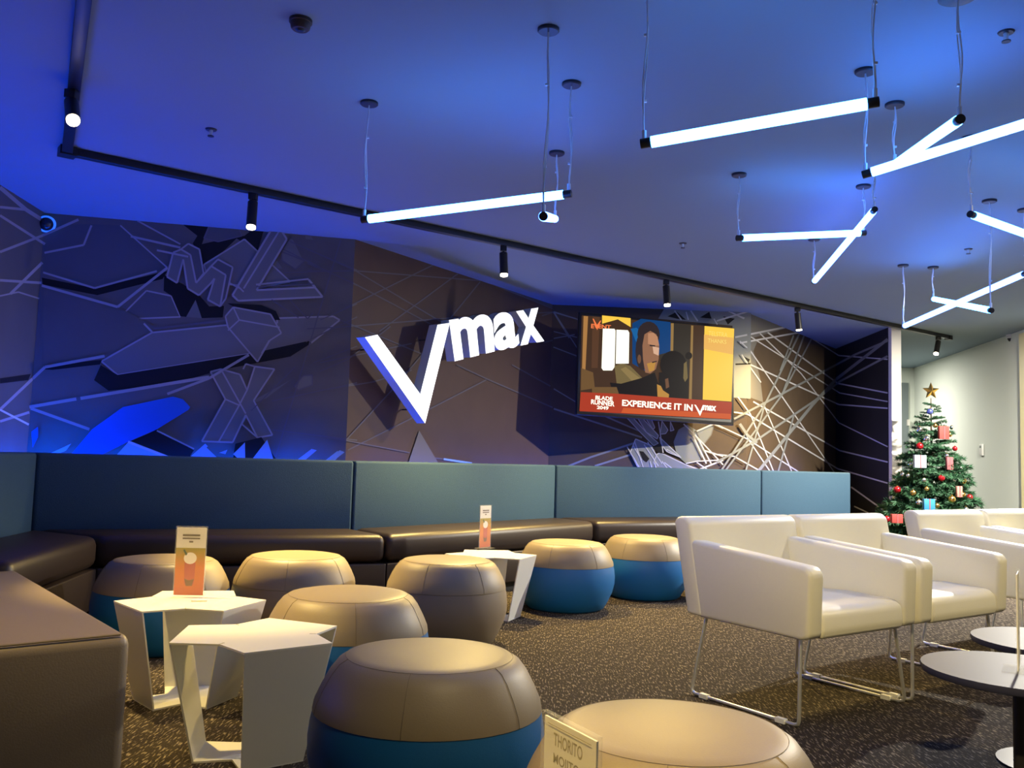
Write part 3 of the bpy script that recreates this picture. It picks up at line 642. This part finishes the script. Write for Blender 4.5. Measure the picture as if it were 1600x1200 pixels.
downlight(5.0, 13.4, 85, 'added fill downlight in the passage behind the mural wall', warm=(1.0, 0.95, 0.85))

# ------------------------------------------------------------------ hanging light tubes
mat('tube_cyan', (0.8, 0.9, 1), 0.4, emit=(0.05, 0.30, 1.0), estr=23)
mat('tube_blue', (0.8, 0.9, 1), 0.4, emit=(0.05, 0.16, 1.0), estr=22)
def cable(a, b, seed):
    rnd = random.Random(seed); n = 9; out = MB()
    ph = rnd.uniform(0, 6)
    for s in (0, 1):
        pts = []
        for i in range(n):
            t = i / (n - 1); w = math.sin(math.pi * t) * 0.010
            pts.append((a[0] + (b[0] - a[0]) * t + w * math.sin(5 * t + ph + s * 0.9), a[1] + (b[1] - a[1]) * t + w * math.cos(4 * t + ph + s * 1.7), a[2] + (b[2] - a[2]) * t))
        out.tube(pts, 0.0030, 'cable_clear', 6)
    for t in (0.3, 0.75):
        out.box((a[0] + (b[0] - a[0]) * t, a[1] + (b[1] - a[1]) * t, a[2] + (b[2] - a[2]) * t), (0.014, 0.010, 0.008), 'cable_clear')
    return out
def pendant(c1, y1, c2, y2, kind, label, rc1=0.042, rc2=0.042, world=None):
    if world: A1, A2 = [np.array(w, float) for w in world]
    else:
        q1, q2 = oz(*c1, CZ), oz(*c2, CZ); A1 = np.array([q1[0], q1[1], zat(q1, y1)]); A2 = np.array([q2[0], q2[1], zat(q2, y2)])
    c = (A1 + A2) / 2
    e = empty('pendant_tube_light', (c[0], c[1], c[2])); tag(e, label, 'pendant light', 'glowing tubes hung from the ceiling')
    d = (A2 - A1) / np.linalg.norm(A2 - A1)
    s1, s2 = A1 + d * 0.025, A2 - d * 0.025
    MB().tube([s1, s2], 0.0195, kind, 16).build('tube', e, smooth=True, base=c)
    for P1, P2 in ((A1 - d * 0.012, s1 + d * 0.004), (A2 + d * 0.012, s2 - d * 0.004)):
        MB().tube([P1, P2], 0.0170, 'black_metal', 16).build('end_cap', e, smooth=True, base=c)
    for k, (Q, rc) in enumerate(((A1, rc1), (A2, rc2))):
        top = np.array([Q[0], Q[1], CZ - 0.01])
        cable(top, Q + np.array([0, 0, 0.018]), hash(label) % 1000 + k if False else len(label) * 7 + k).build('cable', e, base=c)
        MB().tube([Q + np.array([0, 0, 0.012]), Q + np.array([0, 0, 0.045])], 0.008, 'cable_clear', 8).build('clip', e, base=c)
        MB().lathe([(rc * 0.9, -0.014), (rc, -0.010), (rc, 0.0)], 'canopy_dark', (top[0], top[1], CZ), 28).build('canopy', e, smooth=True, base=c)
pendant((577, 160), 343, (893, 130), 303, 'tube_cyan', 'cyan-white tube hung at centre left, above the lit letters')
pendant((857, 45), 338, (870, 238), 342, 'tube_blue', 'blue tube hung pointing at the camera, seen end on')
def W3(px, Y, y): X = (px - 800) / FP * Y; return (X, Y, zat((X, Y), y))
pendant(None, 0, None, 0, 'tube_cyan', 'longest looking cyan-white tube, hung at top centre right', world=(W3(1000, 3.02, 224), W3(1371, 2.80, 160)))
pendant(None, 0, None, 0, 'tube_blue', 'violet-blue tube running off the right edge above the others', world=((*oz(1352, 110, CZ)[:2], zat(oz(1352, 110, CZ), 272)), W3(1650, 3.25, 182)))
pendant((1398, 162), 257, (1497, -8), 187, 'tube_cyan', 'short steep cyan tube touching the violet-blue tube', rc2=0.065)
pendant((1155, 272), 372, (1349, 290), 364, 'tube_cyan', 'level cyan tube hung below the longest one', )
pendant((1366, 266), 328, (1272, 373), 440, 'tube_blue', 'steep blue tube crossing the level cyan tube')
pendant(None, 0, None, 0, 'tube_cyan', 'cyan tube sloping down to the right edge', world=((*oz(1516, 215, CZ)[:2], zat(oz(1516, 215, CZ), 335)), W3(1690, 5.0, 394)))
pendant((1411, 414), 510, (1601, 327), 427, 'tube_blue', 'long blue tube lowest right, in front of the white post')
pendant((1458, 417), 467, (1546, 313), 485, 'tube_cyan', 'short cyan tube crossing the lowest blue tube')

# ------------------------------------------------------------------ ceiling fittings
q = oz(470, 31, CZ)
e = empty('smoke_detector', q); tag(e, 'round dark smoke detector at the top left of the ceiling', 'smoke detector')
mat('detector_brown', (0.05, 0.03, 0.02), 0.6)
MB().lathe([(0.030, -0.040), (0.036, -0.034), (0.040, -0.014), (0.044, -0.012), (0.044, 0.0)], 'detector_brown', n=28).build('body', e, smooth=True); MB().lathe([(0.012, -0.046), (0.020, -0.040)], 'black_metal', n=16).build('sensor', e)
spr = [((330, 202), 'small dark sprinkler head left on the blue ceiling'), ((1067, 380), 'small dark sprinkler head above the television spotlight'), ((1513, 389), 'small dark sprinkler head between the tubes at right'), ((1572, 50), 'small dark sprinkler head in the top right corner')]
for (x, y), lb in spr:
    q = oz(x, y, CZ); e = empty('sprinkler_head', q); tag(e, lb, 'sprinkler', 'ceiling sprinkler heads')
    MB().lathe([(0.026, -0.006), (0.030, 0.0)], 'canopy_dark', n=20).build('escutcheon', e)
    MB().lathe([(0.007, -0.035), (0.010, -0.004)], 'chrome', n=12).build('nozzle', e); MB().lathe([(0.016, -0.039), (0.016, -0.035)], 'canopy_dark', n=16).build('deflector', e)
mat('blue_reflection_glow', (0.3, 0.4, 0.8), 0.4, emit=(0.01, 0.16, 1.0), estr=0.9)  # emission imitates a blue reflection on the camera ring, which is no lamp
def dome(q, label, col, top=None):
    e = empty('dome_camera', q); tag(e, label, 'camera')
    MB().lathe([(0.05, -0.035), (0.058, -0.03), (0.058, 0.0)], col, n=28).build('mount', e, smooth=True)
    MB().lathe([(0.012, -0.088), (0.032, -0.078), (0.046, -0.055), (0.05, -0.036)], 'lens_smoke', n=28).build('dome', e, smooth=True)
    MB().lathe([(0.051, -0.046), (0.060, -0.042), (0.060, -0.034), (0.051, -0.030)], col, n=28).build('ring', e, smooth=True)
    return e
mat('lens_smoke', (0.02, 0.02, 0.03), 0.12, spec=0.7)
dq = pt(1, 74, 350, 0.0); dc = dome(dq, 'small dome camera in the left mural corner, blue reflection painted as glow', 'blue_reflection_glow')
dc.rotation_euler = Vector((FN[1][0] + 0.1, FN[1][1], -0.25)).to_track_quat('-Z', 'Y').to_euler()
q = oz(1583, 524, CZ); dome((q[0] - 0.05, q[1] - 0.05, CZ), 'small white dome camera above the white wall', 'white_plastic')
mat('white_dome', (0.8, 0.8, 0.76), 0.3)
th = onright(1535, 703); e = empty('thermostat', th, math.atan2(dR[1], dR[0])); tag(e, 'small white thermostat on the white wall right of the tree', 'thermostat')
MB().box((0, -0.012, 0), (0.10, 0.024, 0.15), 'white_plastic').build('case', e, bevel=0.006); MB().box((0, -0.026, 0.04), (0.045, 0.006, 0.03), 'lcd_grey').build('display', e)

# ------------------------------------------------------------------ ottomans
def ottoman_mesh():
    top = [(0.322, 0.292), (0.318, 0.315), (0.300, 0.355), (0.278, 0.395), (0.258, 0.420), (0.235, 0.434), (0.205, 0.440), (0.10, 0.4425), (0.02, 0.443)]
    side = [(0.245, 0.0), (0.262, 0.012), (0.290, 0.06), (0.315, 0.115), (0.330, 0.175), (0.331, 0.22), (0.327, 0.26), (0.3205, 0.291)]
    return top, side
OT, OS = ottoman_mesh()
def make_otto(loc, rz, label, blue):
    e = empty('ottoman', (loc[0], loc[1], 0), rz); tag(e, label, 'ottoman', 'round drum ottomans')
    MB().lathe(OT, 'taupe_vinyl', n=56).build('top_cover', e, smooth=True)
    MB().lathe(OS, 'blue_vinyl' if blue else 'taupe_side', n=56).build('side_cover', e, smooth=True)
    sm = MB()
    for k in range(6):
        w = 2 * math.pi * k / 6
        sm.tube([(r * 1.0015 * math.cos(w), r * 1.0015 * math.sin(w), z + 0.0005) for r, z in OT[:6]], 0.0007, 'seam_thread', 4)
    sm.tube([(0.236 * math.cos(2 * math.pi * j / 56), 0.236 * math.sin(2 * math.pi * j / 56), 0.4345) for j in range(57)], 0.0005, 'seam_thread', 4, caps=False)
    sm.build('stitched_seam', e)
    return e
for (x, y), blue, rz, lb in [((672, 1019), 1, 0.4, 'large taupe-topped blue ottoman in front, beside the near star table'), ((545, 925), 1, 0.8, 'taupe-topped blue ottoman directly behind the large front one'), ((699, 873), 0, 0.2, 'all-taupe ottoman at centre, beside the table with a slim menu'),
                             ((463, 866), 0, 0.6, 'all-taupe ottoman with a bright top, just in front of the banquette'), ((885, 846), 1, 0.1, 'taupe and blue ottoman at centre, lit on top, casting a shadow right'), ((1008, 838), 1, 0.9, 'taupe and blue ottoman farthest right, beside the white armchair'),
                             ((257, 872), 1, 0.5, 'shaded taupe and blue ottoman behind the menu table at left'), ((1052, 1134), 0, 0.3, 'taupe ottoman cut by the bottom edge, behind the mojito menu')]:
    q = oz(x, y, 0.44); make_otto(q, rz, lb, blue)

# ------------------------------------------------------------------ upholstered block at left
c0 = oz(207, 990, 0.45)[:2]; uu = np.array([-0.630, 0.776]); vv = np.array([-0.776, -0.630])
e = empty('upholstered_bench', (*(c0 + uu * 0.8 + vv * 0.4), 0)); tag(e, 'large taupe upholstered bench block in the left foreground', 'bench'); b0 = np.array([*(c0 + uu * 0.8 + vv * 0.4), 0])
def quad(a0, a1, b0_, b1_): return [c0 + uu * a0 + vv * b0_, c0 + uu * a1 + vv * b0_, c0 + uu * a1 + vv * b1_, c0 + uu * a0 + vv * b1_]
MB().prism([(*p, 0.04) for p in quad(0, 1.62, 0, 0.85)], (0, 0, 0.41), 'block_vinyl').build('upholstery', e, bevel=0.035, seg=4, base=b0)
MB().prism([(*p, 0.0) for p in quad(0.05, 1.57, 0.05, 0.80)], (0, 0, 0.04), 'plinth_black').build('plinth', e, base=b0)
pts = [(*(c0 + uu * a + vv * b), 0.448) for a, b in ((0.012, 0.03), (0.012, 0.82))]
MB().tube(pts, 0.003, 'seam_thread', 6).build('seam', e, base=b0)

# ------------------------------------------------------------------ star tables
ZTB = 0.385
def star(r_c, r_n, half, rot=0.0):
    out = []
    for k in range(3):
        a = rot + math.radians(120 * k)
        out += [(r_c * math.cos(a - half), r_c * math.sin(a - half)), (r_c * math.cos(a + half), r_c * math.sin(a + half)), (r_n * math.cos(a + math.radians(60)), r_n * math.sin(a + math.radians(60)))]
    return out
def make_star():
    e = empty('star_table')
    half = math.radians(30)
    tp = star(0.292, 0.192, half); bs = star(0.200, 0.10, math.radians(31))
    MB().prism([(x, y, ZTB - 0.006) for x, y in tp], (0, 0, 0.006), 'table_white').build('table_top', e)
    MB().prism([(x, y, 0.0) for x, y in bs], (0, 0, 0.006), 'table_white').build('base_plate', e)
    for k in range(3):
        a, b = tp[3 * k], tp[3 * k + 1]; c, d = bs[3 * k], bs[3 * k + 1]
        ang = math.radians(120 * k); off = -np.array([math.cos(ang), math.sin(ang), 0.15]) * 0.006
        MB().prism([(a[0], a[1], ZTB - 0.003), (b[0], b[1], ZTB - 0.003), (d[0], d[1], 0.003), (c[0], c[1], 0.003)], off, 'table_white').build('leg_plate', e)
    mk = MB()
    for k in range(3):
        a = math.radians(120 * k + 60); mk.box((0.180 * math.cos(a), 0.180 * math.sin(a), ZTB + 0.0002), (0.022, 0.0016, 0.001), 'seam_thread', a)
    mk.build('fold_slot', e)
    return e
st = make_star(); used = False
def place_star(x, y, deg, label):
    global used
    o = dup(st, (x, y, 0), math.radians(deg)) if used else st
    used = True; o.location = (float(x), float(y), 0); o.rotation_euler = (0, 0, math.radians(deg)); tag(o, label, 'side table', 'white star-shaped side tables'); return o
S2 = np.array([-1.268, 3.68]); S1 = np.array([-0.825, 3.06]); S3 = np.array([-0.10, 5.72]); SM = np.array([0.085, 1.12])
place_star(*S2, 103, 'white star table at left, carrying the orange menu holder')
place_star(*S1, 68, 'bare white star table between the front ottomans and taupe block')
place_star(*S3, 98, 'white star table at centre, behind the all-taupe ottoman')
place_star(1.64, 6.90, 65, 'white star table half hidden behind the nearest armchair')
place_star(3.10, 7.65, 40, 'warmly lit white star table between armchairs and tree')
place_star(*SM, 20, 'white star table below the frame under the mojito menu')

# ------------------------------------------------------------------ menu holders
def menu(loc, rz, label, kind, z=ZTB + 0.0005):
    e = empty('menu_holder', (loc[0], loc[1], z), rz); tag(e, label, 'menu holder', 'table menus in clear holders')
    w, h = 0.118, 0.285
    MB().box((0, 0, 0.002), (w + 0.004, 0.085, 0.004), 'acrylic').build('base', e)
    MB().box((0, 0, 0.004 + h / 2), (w + 0.008, 0.009, h), 'acrylic').build('sleeve', e)
    cd_ = MB().box((0, 0, 0.006 + h / 2 - 0.003), (w, 0.003, h - 0.010), 'card_paper').build('menu_card', e)
    def rect(x0, z0, x1, z1, mt, nm, o=0.0026, pts=None):
        for s in (-1, 1):
            y = s * o
            P_ = pts if pts else [(x0, z0), (x1, z0), (x1, z1), (x0, z1)]
            P_ = [(-px_ if s > 0 else px_, pz) for px_, pz in P_]
            MB().prism([(px_, y, pz) for px_, pz in P_], (0, s * 0.0002, 0), mt).build(nm, cd_)
    def text(t, x0, x1, z0, z1):
        V, Fc = textmesh(t, 0.01)
        for s in (-1, 1):
            mb = MB(); mb.add([((x0 + (x1 - x0) * u) * (-s if s > 0 else 1), s * 0.0017, z0 + (z1 - z0) * v) for u, v, _ in V], Fc if s < 0 else Fc, 'print_text'); mb.build('lettering', cd_)
    if kind == 'drink':
        rect(-w / 2, 0.008, w / 2, 0.200, 'card_sunset', 'picture_panel', 0.0018)
        gl = [(-0.022, 0.14), (-0.020, 0.055), (-0.012, 0.045), (0.012, 0.045), (0.020, 0.055), (0.022, 0.14)]
        rect(0, 0, 0, 0, 'drink_pink', 'glass_picture', 0.0022, gl)
        rect(0, 0, 0, 0, 'drink_dark', 'glass_shadow', 0.0026, [(-0.02, 0.075), (-0.012, 0.045), (0.012, 0.045), (0.02, 0.075), (0, 0.068)])
        rect(0, 0, 0, 0, 'drink_foam', 'foam_picture', 0.0026, [(0.026 * math.cos(t), 0.158 + 0.024 * math.sin(t)) for t in [i * math.pi / 8 for i in range(16)]])
        rect(0, 0, 0, 0, 'drink_leaf', 'garnish_picture', 0.0028, [(-0.030, 0.190), (-0.018, 0.168), (-0.012, 0.176), (-0.024, 0.194)])
        rect(-0.035, 0.236, 0.035, 0.242, 'seam_thread', 'text_line', 0.0026); rect(-0.035, 0.248, 0.035, 0.256, 'seam_thread', 'text_line', 0.0026); rect(-0.008, 0.222, 0.008, 0.229, 'seam_thread', 'text_line', 0.0026)
    elif kind == 'mojito':
        text('THORITO', -0.036, 0.030, 0.252, 0.268); text('MOJITO', -0.036, 0.024, 0.227, 0.243)
        rect(-0.048, 0.212, 0.048, 0.2145, 'print_text', 'text_line'); rect(-0.046, 0.188, 0.046, 0.191, 'print_text', 'text_line'); rect(-0.050, 0.276, 0.050, 0.2768, 'print_text', 'text_line')
    return e
def onz(x, y, z): return oz(x, y, z)[:2]
c1 = onz(294, 933, ZTB); menu(c1, 0.10, 'orange drink menu standing on the left star table', 'drink')
c2 = onz(757, 857, ZTB); menu(c2, 0.95, 'slim orange drink menu standing on the centre star table', 'drink')
ka, kb = oz(852, 1117, 0.668), oz(935, 1160, 0.668)
cm = (ka + kb) / 2; menu(cm[:2], math.atan2(kb[1] - ka[1], kb[0] - ka[0]), 'white mojito menu at the bottom edge of the photo', 'mojito')
ph = onz(320, 938, ZTB); o = MB().box((0, 0, 0.003), (0.06, 0.045, 0.006), 'card_paper').build('coaster', bevel=0.001); o.location = (c1[0] + 0.075, c1[1] - 0.085, ZTB + 0.0005); o.rotation_euler = (0, 0, 0.3); tag(o, 'small folded paper lying before the orange menu', 'paper')

# ------------------------------------------------------------------ armchairs
def make_chair():
    e = empty('armchair')
    for s in (-1, 1):
        x0 = s * 0.275; prof = [(-0.245, 0.335), (0.300, 0.330), (0.335, 0.345), (0.345, 0.585), (0.320, 0.612), (-0.312, 0.664)]
        MB().prism([(x0, y, z) for y, z in prof], (s * 0.088, 0, 0), 'chair_white').build('arm_panel', e, bevel=0.018, seg=3, ang=20)
    yz = [(-0.205, 0.34), (-0.298, 0.34), (-0.385, 0.735), (-0.365, 0.758), (-0.315, 0.758), (-0.285, 0.735)]
    MB().prism([(-0.366, y, z) for y, z in yz], (0.732, 0, 0), 'chair_white').build('backrest', e, bevel=0.022, seg=3, ang=20)
    MB().prism([(-0.272, y, z) for y, z in [(-0.23, 0.335), (0.325, 0.330), (0.338, 0.36), (0.330, 0.425), (0.300, 0.448), (0.10, 0.456), (-0.25, 0.440)]], (0.544, 0, 0), 'chair_white').build('seat', e, bevel=0.018, seg=3, ang=20)
    for s in (-1, 1):
        xt, xf = s * 0.315, s * 0.352
        pts = [(xt, -0.225, 0.345), (xf, -0.272, 0.030), (xf, -0.268, 0.014), (xf, -0.25, 0.008), (xf, 0.262, 0.008), (xf, 0.280, 0.014), (xf, 0.284, 0.030), (xt, 0.262, 0.340)]
        MB().tube(pts, 0.0075, 'chrome', 10).build('sled_leg', e, smooth=True)
        for y in (-0.20, 0.20): MB().box((xf, y, 0.009), (0.022, 0.045, 0.018), 'glide_clear').build('floor_glide', e)
    return e
ch = make_chair(); fwd = np.array([0.57, -0.822]); rgt = np.array([0.822, 0.57]); rzc = math.atan2(-rgt[1], -rgt[0])
CC = np.array([1.263, 3.95])
spots = [(CC, 'white armchair nearest the camera, left of its pair'), (CC + rgt * 0.765, 'white armchair second from left, its arm touching the nearest one'), (np.array([2.845, 5.22]), 'white armchair third from left, in front of the Christmas tree'), (np.array([2.845, 5.22]) + rgt * 0.775, 'white armchair farthest right, cut by the photo edge')]
for i, (c, lb) in enumerate(spots):
    o = ch if i == 0 else dup(ch, (0, 0, 0))
    o.location = (float(c[0]), float(c[1]), 0); o.rotation_euler = (0, 0, rzc); tag(o, lb, 'armchair', 'white sled-leg armchairs')

# ------------------------------------------------------------------ round dark tables
def round_table(c, label):
    e = empty('round_table', (c[0], c[1], 0)); tag(e, label, 'table', 'dark round side tables')
    MB().lathe([(0.235, 0.392), (0.262, 0.400), (0.266, 0.410), (0.264, 0.420)], 'tabletop_reflect_tint', n=64).build('table_top', e, smooth=True)
    MB().lathe([(0.018, 0.012), (0.018, 0.39)], 'black_metal', n=20).build('stem', e, smooth=True)
    MB().lathe([(0.19, 0.0), (0.19, 0.006), (0.03, 0.014)], 'black_metal', n=40).build('foot_disc', e, smooth=True)
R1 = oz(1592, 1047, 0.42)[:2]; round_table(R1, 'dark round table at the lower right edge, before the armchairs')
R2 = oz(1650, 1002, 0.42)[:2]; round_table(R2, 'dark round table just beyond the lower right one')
me_ = menu(oz(1592, 1048, 0.42)[:2] + np.array([0.0, 0.0]), 1.02, 'clear menu holder on the dark round table, seen edge on', 'plain', z=0.4205)

# ------------------------------------------------------------------ Christmas tree and ornaments
TC = np.array([(1457 - 800) / FP * 9.55, 9.55])
ztop = zat(TC, 622)
tree = empty('christmas_tree', (*TC, 0)); tag(tree, 'decorated green Christmas tree beside the white post', 'tree')
MB().tube([(0, 0, 0.02), (0, 0, ztop * 0.5), (0, 0, ztop)], [0.025, 0.018, 0.004], 'tree_bark', 8).build('trunk', tree)
sd = MB()
for k in range(3):
    a = 2.1 * k; sd.tube([(0, 0, 0.10), (0.26 * math.cos(a), 0.26 * math.sin(a), 0.008)], 0.008, 'black_metal', 6)
sd.build('stand', tree)
brm = []
for v in range(4):
    rnd = random.Random(40 + v); mb = MB()
    mb.tube([(0, 0, 0), (0.5, 0, 0.03), (1.0, 0, 0.02)], [0.012, 0.009, 0.003], 'tree_bark', 4)
    twigs = [((0, 0, 0), (1, 0, 0.02))]
    for i in range(8):
        t = 0.22 + 0.1 * i; s = 1 if i % 2 else -1; L = (1.05 - t) * 0.55
        twigs.append(((t, 0, 0.03), (t + L * 0.75, s * L * 0.75, 0.03 + rnd.uniform(-0.06, 0.08))))
    for a, b in twigs:
        a = np.array(a); b = np.array(b); ln = np.linalg.norm(b - a); n = int(16 + 70 * ln); d = (b - a) / ln
        for i in range(n):
            p = a + (b - a) * (0.15 + 0.85 * i / n if ln > 0.9 else i / n); r = np.array([rnd.gauss(0, 1), rnd.gauss(0, 1), rnd.gauss(0, 0.9)]); r -= d * np.dot(r, d); r /= np.linalg.norm(r)
            tip = p + r * 0.10 + d * 0.085; side = np.cross(r, d) * 0.014
            mb.add([p - side, p + side, tip], [[0, 1, 2]], 'tree_green')
    me = mb.build('branch'); brm.append(me.data); bpy.data.objects.remove(me, do_unlink=True)
rnd = random.Random(5); z = 0.22; lev = 0
while z < ztop - 0.05:
    t = (z - 0.22) / (ztop - 0.22); Lr = 0.55 * (1 - t) ** 0.92 + 0.06; n = max(5, int(15 * (1 - t) + 4))
    for k in range(n):
        a = 2 * math.pi * (k + 0.5 * (lev % 2)) / n + rnd.uniform(-0.15, 0.15); s = Lr * rnd.uniform(0.86, 1.1)
        o = bpy.data.objects.new('branch', brm[rnd.randrange(4)]); COL.objects.link(o); o.parent = tree
        o.location = (0, 0, z + rnd.uniform(-0.02, 0.02)); o.rotation_euler = (rnd.uniform(-0.3, 0.3), rnd.uniform(-0.05, 0.28) - 0.28 * t, a); o.scale = (s, s, s)
    z += 0.105 - 0.04 * t; lev += 1
print('tree branches', len(tree.children))
def orn(px, py, depth=None):     # point on the tree cone facing the camera
    d = ray(px, py); zz = CAM[2] + d[2] * (TC[1] - 0.3) / d[1]
    t = max(0, min(1, (zz - 0.22) / (ztop - 0.22))); R = 0.58 * (1 - t) ** 0.92 + 0.07
    lat = (px - 1457) / FP * 9.55; dep = math.sqrt(max(0.0004, R * R - min(abs(lat), R * 0.98) ** 2))
    Y = TC[1] - dep * 0.95; return CAM + d * (Y / d[1])
bmesh_cache = {}
def bauble(px, py, r, mt, label):
    p = orn(px, py); e = empty('bauble', p); tag(e, label, 'bauble', 'baubles on the Christmas tree')
    MB().lathe([(r * math.sin(t), -r * math.cos(t)) for t in [0.15 + i * (math.pi - 0.3) / 10 for i in range(11)]], mt, n=18).build('ball', e, smooth=True)
    MB().lathe([(r * 0.25, r * 0.95), (r * 0.25, r * 1.2)], 'gold', n=10).build('cap', e)
for px, py, r, mt, lb in [(1453, 643, .032, 'bauble_blue', 'violet blue bauble highest on the tree'), (1437, 671, .030, 'silver', 'silver bauble high on the left side of the tree'), (1448, 685, .032, 'silver', 'silver bauble above the red one at left'), (1437, 697, .036, 'bauble_red', 'red bauble at upper left of the tree'),
                          (1461, 665, .024, 'gold', 'small gold bauble left of the red felt ornament'), (1484, 679, .026, 'gold', 'gold bauble right of the red felt ornament'), (1492, 701, .026, 'bauble_red', 'red bauble at the upper right edge of the tree'), (1487, 668, .022, 'silver', 'small silver bauble top right of the tree'),
                          (1479, 712, .024, 'silver', 'silver bauble above the dark pink parcel'), (1471, 747, .034, 'bauble_red', 'red bauble in the middle of the tree'), (1410, 741, .024, 'silver', 'silver bauble at the left edge, above the white gap'), (1419, 743, .022, 'silver', 'silver bauble next to the left edge one'), (1444, 750, .022, 'silver', 'silver bauble left of the middle red one'),
                          (1491, 750, .022, 'silver', 'silver bauble right of the middle red one'), (1505, 752, .032, 'gold', 'pale gold bauble at the right edge of the tree'), (1402, 765, .036, 'bauble_red', 'red bauble at the left edge of the tree'), (1427, 770, .030, 'gold', 'gold bauble at lower left of the tree'), (1448, 764, .024, 'gold', 'small gold bauble low in the middle'),
                          (1487, 780, .038, 'gold', 'large gold bauble at lower right of the tree'), (1504, 773, .028, 'gold', 'gold bauble next to the lower right edge'), (1515, 777, .032, 'bauble_red', 'red bauble at the lower right edge of the tree'), (1436, 785, .030, 'silver', 'silver bauble beside the blue foil parcel'), (1509, 796, .030, 'silver', 'silver bauble lowest at right'), (1464, 790, .026, 'gold', 'gold bauble right of the blue foil parcel'), (1386, 811, .034, 'bauble_red', 'red bauble lowest at left'), (1501, 731, .020, 'silver', 'tiny silver bauble on the right edge'), (1423, 725, .022, 'silver', 'silver bauble left of the pale card')]:
    bauble(px, py, r, mt, lb)
def parcel(px, py, w, h, mt, label, nm='hanging_parcel'):
    p = orn(px, py); e = empty(nm, p - np.array([0, 0.03, 0]), 0.15); tag(e, label, 'ornament', 'parcels and cards on the Christmas tree')
    MB().box((0, 0, 0), (w, 0.035, h), mt).build('box', e, bevel=0.004)
    MB().box((0, -0.001, 0), (0.012, 0.038, h + 0.003), 'felt_dark').build('ribbon', e)
mat('felt_dark', (0.22, 0.06, 0.07), 0.8)
parcel(1472, 676, .11, .135, 'felt_red', 'red felt ornament high on the tree')
parcel(1435, 721, .13, .13, 'paper_blue', 'pale blue card at the left middle of the tree')
parcel(1481, 724, .07, .13, 'felt_dark', 'dark pink parcel at the right middle of the tree')
parcel(1449, 788, .12, .11, 'foil_blue', 'blue and pink foil parcel low on the tree')
parcel(1496, 768, .06, .11, 'paper_pink', 'dull pink parcel at the lower right of the tree')
parcel(1399, 810, .12, .09, 'felt_red', 'red bow parcel lowest at left, by the post')
s_ = MB(); p = np.array([*TC, zat(TC, 611)]); pts = []
for i in range(10):
    a = math.pi / 2 + i * math.pi / 5; r = 0.095 if i % 2 == 0 else 0.042; pts.append((r * math.cos(a), 0, r * math.sin(a)))
vs = pts + [(0, -0.03, 0), (0, 0.03, 0)]
s_.add(vs, [[i, (i + 1) % 10, 10] for i in range(10)] + [[(i + 1) % 10, i, 11] for i in range(10)], 'gold')
o = s_.build('tree_star'); o.location = tuple(p); tag(o, 'gold star on top of the Christmas tree', 'star')
bpy.context.view_layer.update()
